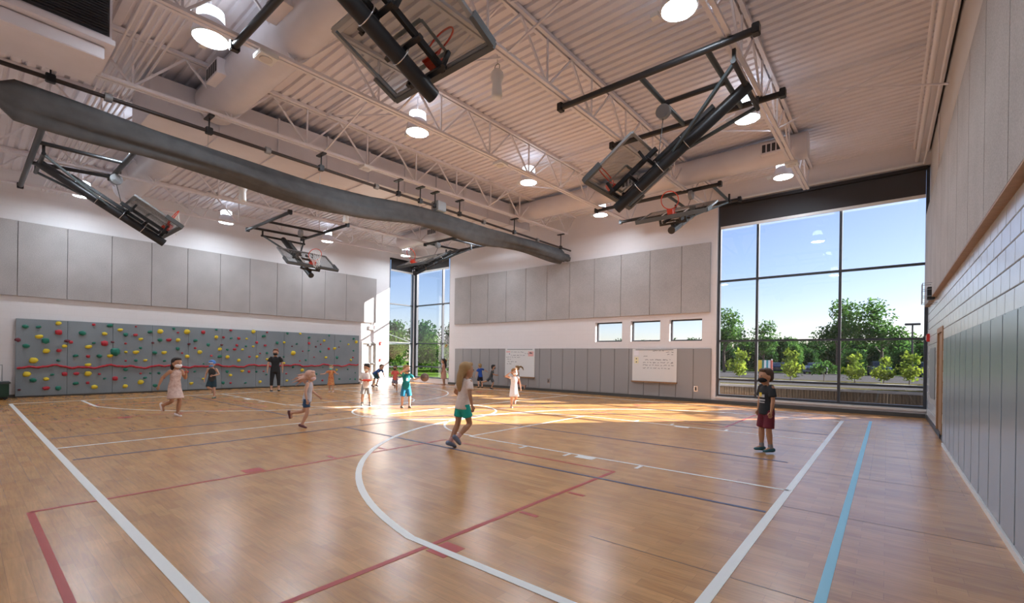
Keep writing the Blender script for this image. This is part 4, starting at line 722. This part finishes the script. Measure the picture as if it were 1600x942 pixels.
def person(label, pos, head_to, H, skin, hair, top, bottom, shoe, lean=(0,.03,1), aL=((-.25,0,-1),(-.1,.2,-1)), aR=((.25,0,-1),(.1,.2,-1)), lL=((-.06,0,-1),(0,-.05,-1)), lR=((.06,0,-1),(0,-.05,-1)), turn=0, lift=0, mask=None, hairstyle='short', adult=False, socks=None, print_=None, helmet=None):
    # local frame: x right, y forward; head_to = world direction the body faces
    f = nrm((head_to[0], head_to[1], 0)); ang = math.atan2(-f.x, f.y)
    t = nrm(lean); up_ = V((0,0,1)); hs = .86 if adult else 1.0     # head scale
    pel = V((0,0,0)); X = V((1,0,0))
    sh_w = .108 if adult else .1
    neck = pel+t*.315; tn = (t+up_).normalized(); hc = neck+tn*(.092 if not adult else .088)+V((0,.012,0))
    J = {}
    for s, (ud, fd), (td, sd_) in ((-1, aL, lL), (1, aR, lR)):
        sh = pel+t*.275+X*s*sh_w; el = sh+nrm(ud)*.155; wr = el+nrm(fd)*.135; J[s] = [sh, el, wr, nrm(fd)]
        hp = pel+X*s*.05-t*.01; kn = hp+nrm(td)*.235; an = kn+nrm(sd_)*.225; J[s] += [hp, kn, an, nrm(sd_)]
    foot = {}
    for s in (-1, 1):
        fd = X.cross(J[s][7]).normalized(); foot[s] = fd
    low = min(min(J[s][6].z-.042, (J[s][6]+foot[s]*.1-V((0,0,.03))).z) for s in (-1, 1))
    root = V((0,0,-low*H+lift))
    def T(v): return V(v)*H+root
    body = MB(); Rr = lambda a, b=None: (a*H, (b if b else a)*H)
    k = .93 if adult else 1
    loft(body, [T(pel-t*.03), T(pel+t*.03), T(pel+t*.12), T(pel+t*.21), T(pel+t*.27), T(pel+t*.295)], [Rr(.07,.055), Rr(.082,.06), Rr(.07,.05), Rr(.086,.058), Rr(.085,.046), Rr(.05,.036)], X)
    loft(body, [T(pel+t*.28), T(neck+tn*.03)], [Rr(.034), Rr(.03)], X)
    for s in (-1, 1):
        sh, el, wr, fd, hp, kn, an, sd_ = J[s]
        loft(body, [T(sh), T(sh.lerp(el,.5)), T(el), T(el.lerp(wr,.35)), T(wr)], [Rr(.032), Rr(.029), Rr(.024), Rr(.025), Rr(.017)], X, 10)
        loft(body, [T(hp), T(hp.lerp(kn,.4)), T(kn), T(kn.lerp(an,.3)), T(an)], [Rr(.052), Rr(.048), Rr(.034), Rr(.037), Rr(.022)], X, 12)
        loft(body, [T(an-foot[s]*.015), T(an+foot[s]*.07)-V((0,0,.018*H))], [Rr(.024), Rr(.02)], X, 10)
        loft(body, [T(wr), T(wr+fd*.045)], [Rr(.018,.012), Rr(.022,.011)], nrm((.3,1,.1)), 10)
    # head
    hy = math.radians(turn); hf = V((-math.sin(hy), math.cos(hy), 0)); hr = V((math.cos(hy), math.sin(hy), 0)); rotm = Matrix((hr, hf, up_)).transposed()
    HW = lambda a: tuple(c*H*hs for c in a)
    def hp_(x, y, z): return T(hc)+(hr*x+hf*y+up_*z)*H*hs
    body.ell(T(hc)+up_*.012*H*hs, HW((.068,.08,.088)), 16, 12, 0, rotm); body.ell(hp_(0,.022,-.05), HW((.048,.052,.045)), 14, 8, 0, rotm); body.ell(hp_(0,.083,-.01), HW((.011,.014,.018)), 8, 6, 0, rotm)
    for s in (-1, 1): body.ell(hp_(s*.068,-.003,-.004), HW((.01,.018,.024)), 8, 6, 0, rotm)
    body.ell(hp_(0,.074,-.045), HW((.022,.008,.008)), 8, 6, 0, rotm)
    # fingers
    ex = MB()
    for s in (-1, 1):
        wr, fd = J[s][2], J[s][3]; pn = nrm((s*1,.15,0)); pn = (pn-pn.dot(fd)*fd).normalized(); ac = fd.cross(pn).normalized(); curl = -pn
        for i, (o_, l) in enumerate(((-.018,.036), (-.006,.042), (.006,.039), (.017,.031))):
            b0 = wr+fd*.048+ac*o_; ex.tube([T(b0), T(b0+fd*l*.5+curl*.004), T(b0+fd*l*.85+curl*.016)], [.0068*H,.006*H,.0045*H], 6)
        sgn = 1 if ac.y > 0 else -1
        b0 = wr+fd*.02+ac*sgn*.016; ex.tube([T(b0), T(b0+fd*.016+ac*sgn*.014), T(b0+fd*.036+ac*sgn*.018+curl*.004)], [.008*H,.0075*H,.005*H], 6)
    vox = .0105*H
    HAND[label] = [Matrix.Rotation(ang, 3, 'Z') @ T(J[s][2]+J[s][3]*.06)+V((pos[0], pos[1], 0)) for s in (-1, 1)]
    B = remesh(body, 'person', vox, skin, None, ex); B.location = (pos[0], pos[1], 0); B.rotation_euler = (0,0,ang); tag(B, label, 'person')
    # eyes, mask, hair
    for s in (-1, 1): mb = MB(); mb.ell(hp_(s*.027,.076,.008), HW((.010,.006,.007)), 8, 6, 0, rotm); part('eye', mb, M['ink'], B)
    if mask is not None:
        mb = MB(); mb.ell(hp_(0,.035,-.038), HW((.056,.058,.042)), 14, 10, 0, rotm); part('face_mask', mb, cmat(mask), B)
    if hairstyle:
        hm_ = MB(); hm_.ell(hp_(0,-.02,.034), HW((.078,.082,.078)), 16, 10, 0, rotm); hm_.ell(hp_(0,-.045,-.005), HW((.066,.055,.068)), 14, 10, 0, rotm)
        hm_.ell(hp_(0,.04,.078), HW((.055,.036,.026)), 12, 8, 0, rotm)
        def strand(pts, rr): loft(hm_, [hp_(*p) for p in pts], [(a*H*hs, b*H*hs) for a, b in rr], hr, 12)
        if hairstyle == 'long': strand([(0,-.05,.04), (0,-.085,-.06), (0,-.1,-.16), (.0,-.09,-.24)], [(.07,.04), (.075,.035), (.07,.03), (.04,.02)])
        elif hairstyle == 'fly':
            strand([(0,-.05,.03), (0,-.09,-.05), (0,-.10,-.12)], [(.06,.05), (.06,.035), (.03,.02)])
            for dx, z1, l in ((-.03,-.02,.24), (.0,-.05,.28), (.03,-.09,.25), (.01,-.13,.2), (-.02,.02,.2)): strand([(dx,-.06,z1*.4+.02), (dx*1.3,-.06-l*.45,z1*.8+.012), (dx*1.5,-.06-l,z1*1.3-.01)], [(.03,.028), (.022,.02), (.006,.006)])
        elif hairstyle == 'pony': strand([(0,-.08,.05), (0,-.16,.07), (0,-.23,.03), (0,-.27,-.07)], [(.03,.03), (.034,.034), (.03,.03), (.012,.012)])
        elif hairstyle == 'bun': strand([(0,-.06,.0), (0,-.1,-.06), (0,-.10,-.15)], [(.06,.04), (.055,.04), (.03,.025)])
        elif hairstyle == 'curly':
            rnd = random.Random(3)
            for _ in range(14): hm_.ell(hp_(rnd.uniform(-.06,.06), rnd.uniform(-.08,.05), rnd.uniform(.05,.1)), HW((.03,.03,.03)), 8, 6)
        remesh(hm_, 'hair', .010*H, cmat(hair, .6), B, None, 3)
    if helmet is not None:
        mb = MB(); mb.ell(hp_(0,-.012,.05), HW((.085,.095,.072)), 18, 12, 0, rotm); h_ = part('cap', mb, cmat(helmet, .4), B)
        mb = MB(); mb.ell(hp_(0,.03,.045), HW((.07,.065,.02)), 14, 6, 0, rotm); part('cap_stripe', mb, M['white'], h_)
    # clothes
    kind, col, arm = top
    c = MB()
    hemz = -.06 if kind != 'tank' else -.05
    loft(c, [T(pel+t*hemz), T(pel+t*.03), T(pel+t*.12), T(pel+t*.21), T(pel+t*.268), T(pel+t*.292)], [Rr(.108,.08), Rr(.102,.074), Rr(.083,.062), Rr(.095,.067), Rr(.09,.053), Rr(.048,.04)], X, 18, .04)
    for s in (-1, 1):
        sh, el = J[s][0], J[s][1]
        if arm > 0: loft(c, [T(sh-X*s*.015), T(sh.lerp(el,arm*.5)), T(sh.lerp(el,arm))], [Rr(.04), Rr(.041), Rr(.045)], X, 12, 1, .05)
    if kind == 'dress':
        ln = bottom[1]; thm = (V(lL[0]).normalized()+V(lR[0]).normalized())*.5; dn = nrm((0, thm.y*.8, -1))
        loft(c, [T(pel+t*.08), T(pel), T(pel+dn*ln*.5), T(pel+dn*ln)], [Rr(.08,.062), Rr(.096,.078), Rr(.115,.095), Rr(.135,.115)], X, 20, 1, .03)
    sh_o = remesh(c, 'dress' if kind == 'dress' else 'shirt', vox*.95, cmat(col), B, None, 4)
    if print_:
        for (px, pz, pw, ph, pc) in print_:
            mb = MB(); n_ = 5; yf = []
            for i in range(n_+1):
                xx = px-pw/2+pw*i/n_; yy = .071*math.sqrt(max(.05, 1-(xx/.1)**2))+.004
                yf += [T(V((xx, yy, 0))+t*(pz-ph/2)), T(V((xx, yy, 0))+t*(pz+ph/2))]
            mb.add(yf, [(2*i, 2*i+2, 2*i+3, 2*i+1) for i in range(n_)]); part('shirt_print', mb, cmat(pc), sh_o)
    if kind != 'dress':
        ln = bottom[1]; c = MB(); loft(c, [T(pel-t*.03), T(pel+t*.045)], [Rr(.089,.07), Rr(.088,.066)], X, 16)
        for s in (-1, 1):
            hp, kn, an = J[s][4], J[s][5], J[s][6]
            if ln <= 1: loft(c, [T(hp), T(hp.lerp(kn,ln*.5)), T(hp.lerp(kn,ln))], [Rr(.058), Rr(.06), Rr(.062)], X, 14, 1, .05)
            else: loft(c, [T(hp), T(hp.lerp(kn,.5)), T(kn), T(kn.lerp(an,ln-1))], [Rr(.057), Rr(.053), Rr(.042), Rr(.036)], X, 14, 1, .1)
        remesh(c, 'shorts' if ln <= 1 else 'trousers', vox*.95, cmat(bottom[0]), B, None, 4)
    for s in (-1, 1):
        an, fd = J[s][6], foot[s]; sd_ = J[s][7]
        c = MB(); dn = sd_*.026
        loft(c, [T(an+dn-fd*.028), T(an+dn*.85+fd*.03), T(an+dn+fd*.088)], [Rr(.030,.03), Rr(.033,.027), Rr(.026,.017)], X, 12)
        sh_ = remesh(c, 'shoe', .008*H, cmat(shoe, .6), B, None, 2)
        if socks: mb = MB(); mb.cyl(T(an-sd_*.05), T(an), .028*H, .029*H, n=12); part('sock', mb, cmat(socks), B)
    return B
skL = simple('skin_light', (.62,.36,.25), .55); skM = simple('skin_tan', (.46,.24,.14), .55); skD = simple('skin_brown', (.30,.145,.08), .55)
BRN, DBR, BLD, BLK = (.06,.03,.015), (.02,.012,.01), (.36,.22,.09), (.012,.010,.010)
RI = (.772,.636); AW = (-.636,.772)
def dirv(r, a): return (RI[0]*r+AW[0]*a, RI[1]*r+AW[1]*a)   # image right / away from the viewer
run1 = dict(lL=((-.05,.55,-1),(0,-.35,-1)), lR=((.05,-.25,-1),(0,-.9,-.35)))
run2 = dict(lR=((.05,.5,-1),(0,-.45,-1)), lL=((-.05,-.2,-1),(0,-1,-.25)))
person('boy in black printed shirt and maroon shorts jumping near big window', (-1.49, 8.28), dirv(-1,-.15), 1.30, skM, BRN, ('tee', (.014,.017,.022), .75), ((.14,.012,.03), .92), (.02,.10,.13), lift=.03, mask=(.012,.012,.014), aL=((-.2,.05,-1),(-.05,.2,-1)), aR=((.2,-.1,-1),(.05,.12,-1)), lL=((-.04,.05,-1),(0,-.12,-1)), lR=((.05,.08,-1),(0,-.02,-1)), socks=(.25,.25,.27), print_=[(0,.17,.10,.035,(.55,.55,.57)), (.01,.185,.05,.05,(.75,.55,.05)), (0,.12,.11,.02,(.5,.5,.52)), (0,.09,.10,.012,(.5,.5,.52))])
person('blonde girl in pale tee and bright teal shorts running in the foreground', (-5.32, 5.22), dirv(.75,.65), 1.35, skM, BLD, ('tee', (.78,.66,.60), .7), ((.01,.42,.36), .62), (.16,.2,.3), lean=(0,.12,1), hairstyle='long', turn=-12, aL=((-.45,-.25,-1),(-.2,.9,-.5)), aR=((.4,-.3,-1),(.15,.15,-1)), lL=((-.03,-.12,-1),(0,-.5,-1)), lR=((.06,.28,-1),(0,-.95,-.75)), socks=(.6,.35,.33))
person('dark haired girl in pale pink dress running at left, hand at mouth', (-12.6, 3.16), dirv(1,-.3), 1.33, skM, DBR, ('dress', speckle('pale_pink_cloth', (.50,.33,.28), (.74,.58,.52), 9, .8, 0), 0), (None, .20), (.8,.72,.70), lean=(0,.1,1), hairstyle='bun', turn=-8, mask=(.8,.78,.8), aL=((-.3,.3,-1),(.35,.5,.9)), aR=((.5,-.55,-.75),(.25,-.25,-1)), lL=((-.04,.2,-1),(0,-.25,-1)), lR=((.05,.1,-1),(0,-1,-.35)))
person('child in blue cap and black outfit running before the climbing wall', (-16.95, 5.26), dirv(.15,-1), 1.2, skL, BRN, ('tank', (.03,.03,.032), 0), ((.02,.05,.07), .85), (.03,.10,.08), mask=(.15,.35,.7), helmet=(.06,.25,.7), aL=((-.5,0,-.9),(.75,.7,-.25)), aR=((.35,0,-1),(.1,.3,-1)), lL=((-.05,.1,-1),(0,-.1,-1)), lR=((.05,.45,-1),(0,-1,-.2)))
person('woman in black tee and cropped trousers standing before the climbing wall', (-18.61, 7.95), dirv(.45,-.8), 1.66, skL, (.16,.05,.025), ('tee', (.02,.022,.025), .6), ((.02,.02,.022), 1.6), (.02,.02,.02), adult=True, mask=(.012,.012,.014), hairstyle='short', turn=-15, aL=((-.25,-.05,-1),(-.05,.1,-1)), aR=((.3,0,-1),(.1,.1,-1)), lL=((-.1,0,-1),(-.02,0,-1)), lR=((.1,0,-1),(.03,-.03,-1)))
person('girl in grey tank top and navy shorts running right, pinkish blonde hair flying', (-9.0, 4.47), dirv(1,.1), 1.12, skL, (.62,.36,.27), ('tank', (.52,.52,.57), 0), ((.02,.07,.16), .6), (.13,.04,.05), lean=(0,.12,1), hairstyle='fly', mask=(.7,.5,.5), aL=((-.2,.1,-1),(-.1,.7,-.6)), aR=((.3,-.1,-1),(.1,.2,-1)), lL=((-.05,-.35,-1),(0,-1,-.15)), lR=((.05,.1,-1),(0,-.4,-1)))
person('small child in red patterned dress with green mask by the climbing wall', (-16.7, 9.23), dirv(.1,-1), 1.04, skL, BLD, ('dress', speckle('red_flowered_cloth', (.50,.035,.025), (.72,.45,.16), 22, .8, 0), .5), (None, .24), (.75,.6,.55), mask=(.15,.6,.5), aL=((-.7,.25,-.6),(-.5,.8,.05)), aR=((.7,.25,-.6),(.5,.8,-.05)), lL=((-.1,.2,-1),(0,-.35,-1)), lR=((.1,-.1,-1),(0,-.3,-1)))
boyw = person('curly haired boy in white tee and grey shorts holding a red object', (-11.67, 7.54), dirv(.3,-.95), 1.19, skM, BLK, ('tee', (.80,.80,.78), .8), ((.33,.34,.35), .9), (.10,.14,.14), mask=(.75,.65,.5), hairstyle='curly', turn=-20, aL=((-.35,-.1,-1),(.55,.85,-.15)), aR=((.35,-.1,-1),(-.55,.85,-.1)), lL=((-.14,.05,-1),(-.06,-.05,-1)), lR=((.14,0,-1),(.05,-.03,-1)), socks=(.1,.12,.12))
person('boy in blue tee bending forward beside the white pillar', (-18.3, 12.3), dirv(.7,-.4), 1.22, skL, BRN, ('tee', (.02,.09,.30), .7), ((.04,.11,.13), .9), (.04,.05,.06), lean=(0,.95,.6), aL=((-.2,.35,-1),(0,.4,-1)), aR=((.2,.3,-1),(0,.5,-1)), lL=((-.1,.35,-1),(0,-.4,-1)), lR=((.1,.1,-1),(0,-.45,-1)))
person('child in coral tee and grey shorts running by the corner window', (-15.41, 11.28), dirv(-.1,-1), 1.05, skM, DBR, ('tee', (.72,.13,.10), .7), ((.20,.17,.21), .8), (.3,.3,.3), mask=(.012,.012,.014), aL=((-.3,-.1,-1),(.2,.8,-.5)), aR=((.3,-.1,-1),(-.1,.8,-.6)), lL=((-.05,.05,-1),(0,-.1,-1)), lR=((.05,.5,-1),(0,-1,-.3)))
person('boy in teal sports shirt and blue shorts about to throw a ball', (-10.5, 8.06), dirv(.5,-.8), 1.19, skL, BLD, ('tee', (.0,.17,.19), .6), ((.01,.18,.36), .95), (.12,.13,.12), mask=(.14,.13,.13), turn=25, aR=((.4,.6,.35),(-.55,.75,.35)), aL=((-.5,.2,-.6),(-.35,.8,.3)), lL=((-.14,.1,-1),(-.03,-.05,-1)), lR=((.1,-.1,-1),(.02,-.12,-1)), print_=[(0,.17,.05,.06,(.75,.75,.7))])
person('girl in long peach dress standing at right edge of the corner window', (-17.45, 15.75), dirv(-1,.1), 1.32, skM, DBR, ('dress', (.60,.30,.22), .3), (None, .27), (.3,.15,.1), hairstyle='long', aL=((-.1,.05,-1),(0,.3,-1)), aR=((.1,0,-1),(0,.15,-1)))
person('dark haired child in green tee behind the running blonde girl', (-15.75, 15.75), dirv(.7,-.5), 1.06, skD, BLK, ('tee', (.03,.26,.05), .8), ((.03,.03,.03), .9), (.03,.03,.03), lean=(0,.3,1), mask=(.03,.03,.03), aR=((.25,.3,-1),(.05,.2,-1)), aL=((-.3,.2,-1),(0,.4,-1)), **{k: v for k, v in run1.items()})
person('boy in bright blue tee with one arm stretched out by the wall pads', (-14.85, 15.7), dirv(-.6,.7), 1.12, skL, BLD, ('tee', (.015,.07,.34), .7), ((.015,.015,.03), .9), (.04,.04,.03), lean=(0,.1,1), aR=((1,.1,-.25),(1,.05,-.45)), aL=((-.4,.1,-1),(-.2,.1,-1)), lL=((-.1,.2,-1),(0,-.2,-1)), lR=((.12,.0,-1),(0,-.2,-1)))
person('dark haired boy in charcoal tee sprinting past left whiteboard', (-13.9, 15.4), dirv(1,0), 1.12, skM, BLK, ('tee', (.05,.05,.05), .8), ((.07,.08,.09), .9), (.03,.03,.03), lean=(0,.25,1), mask=(.1,.12,.14), aL=((-.3,-.3,-1),(0,.9,-.3)), aR=((.3,.2,-1),(.1,.9,-.2)), lL=((-.05,-.75,-.7),(0,-1,-.25)), lR=((.05,.5,-1),(0,-.35,-1)))
person('sunlit girl in white dress with hand raised to her head', (-8.39, 10.31), dirv(.2,-1), 1.13, skL, (.30,.16,.07), ('dress', (.80,.78,.80), .2), (None, .22), (.6,.45,.4), mask=(.8,.8,.8), turn=25, hairstyle='short', aL=((-.35,.0,-1),(-.1,.3,-1)), aR=((.8,.2,.1),(-.75,.1,.6)), lL=((-.05,.1,-1),(0,-.9,-.4)), lR=((.05,.1,-1),(0,-.15,-1)))
person('child with swinging ponytail in front of left whiteboard', (-12.32, 15.4), dirv(-.8,-.3), 1.1, skL, (.22,.13,.05), ('tank', (.2,.45,.55), 0), ((.45,.05,.08), .8), (.2,.1,.08), hairstyle='pony', lean=(0,.1,1), aL=((-.3,.1,-1),(-.1,.6,-.8)), aR=((.3,-.1,-1),(.1,.5,-.8)), **run2)
# things in hands
hl = HAND['boy in teal sports shirt and blue shorts about to throw a ball'][0]
e = empty('basketball', hl+V((*RI, 0))*.125+V((0,0,.0))); tag(e, 'worn brown basketball at the outstretched hand of the boy in teal', 'ball')
mb = MB(); mb.ell((0,0,0), (.12,.12,.12), 20, 14); part('ball_skin', mb, simple('ball_brown', (.13,.08,.06), .6), e)
mb = MB(); mb.torus((0,0,0), .1195, .003, (0,0,1)); mb.torus((0,0,0), .1195, .003, (1,0,0)); mb.torus((0,0,0), .1195, .003, (0,1,0)); part('ball_seam', mb, M['black'], e)
hh = HAND['curly haired boy in white tee and grey shorts holding a red object']; e = empty('red_disc', (hh[0]+hh[1])/2+V((0,0,.02))); tag(e, 'red disc held in both hands by the curly haired boy', 'toy')
mb = MB(); mb.lathe([(0,.03), (.09,.03), (.115,.015), (.12,-.01), (.11,-.012), (.085,.015), (0,.018)], n=24); part('disc', mb, M['orange'], e); mb = MB(); mb.torus((0,0,-.008), .115, .008, n=24); part('disc_edge', mb, M['red'], e)
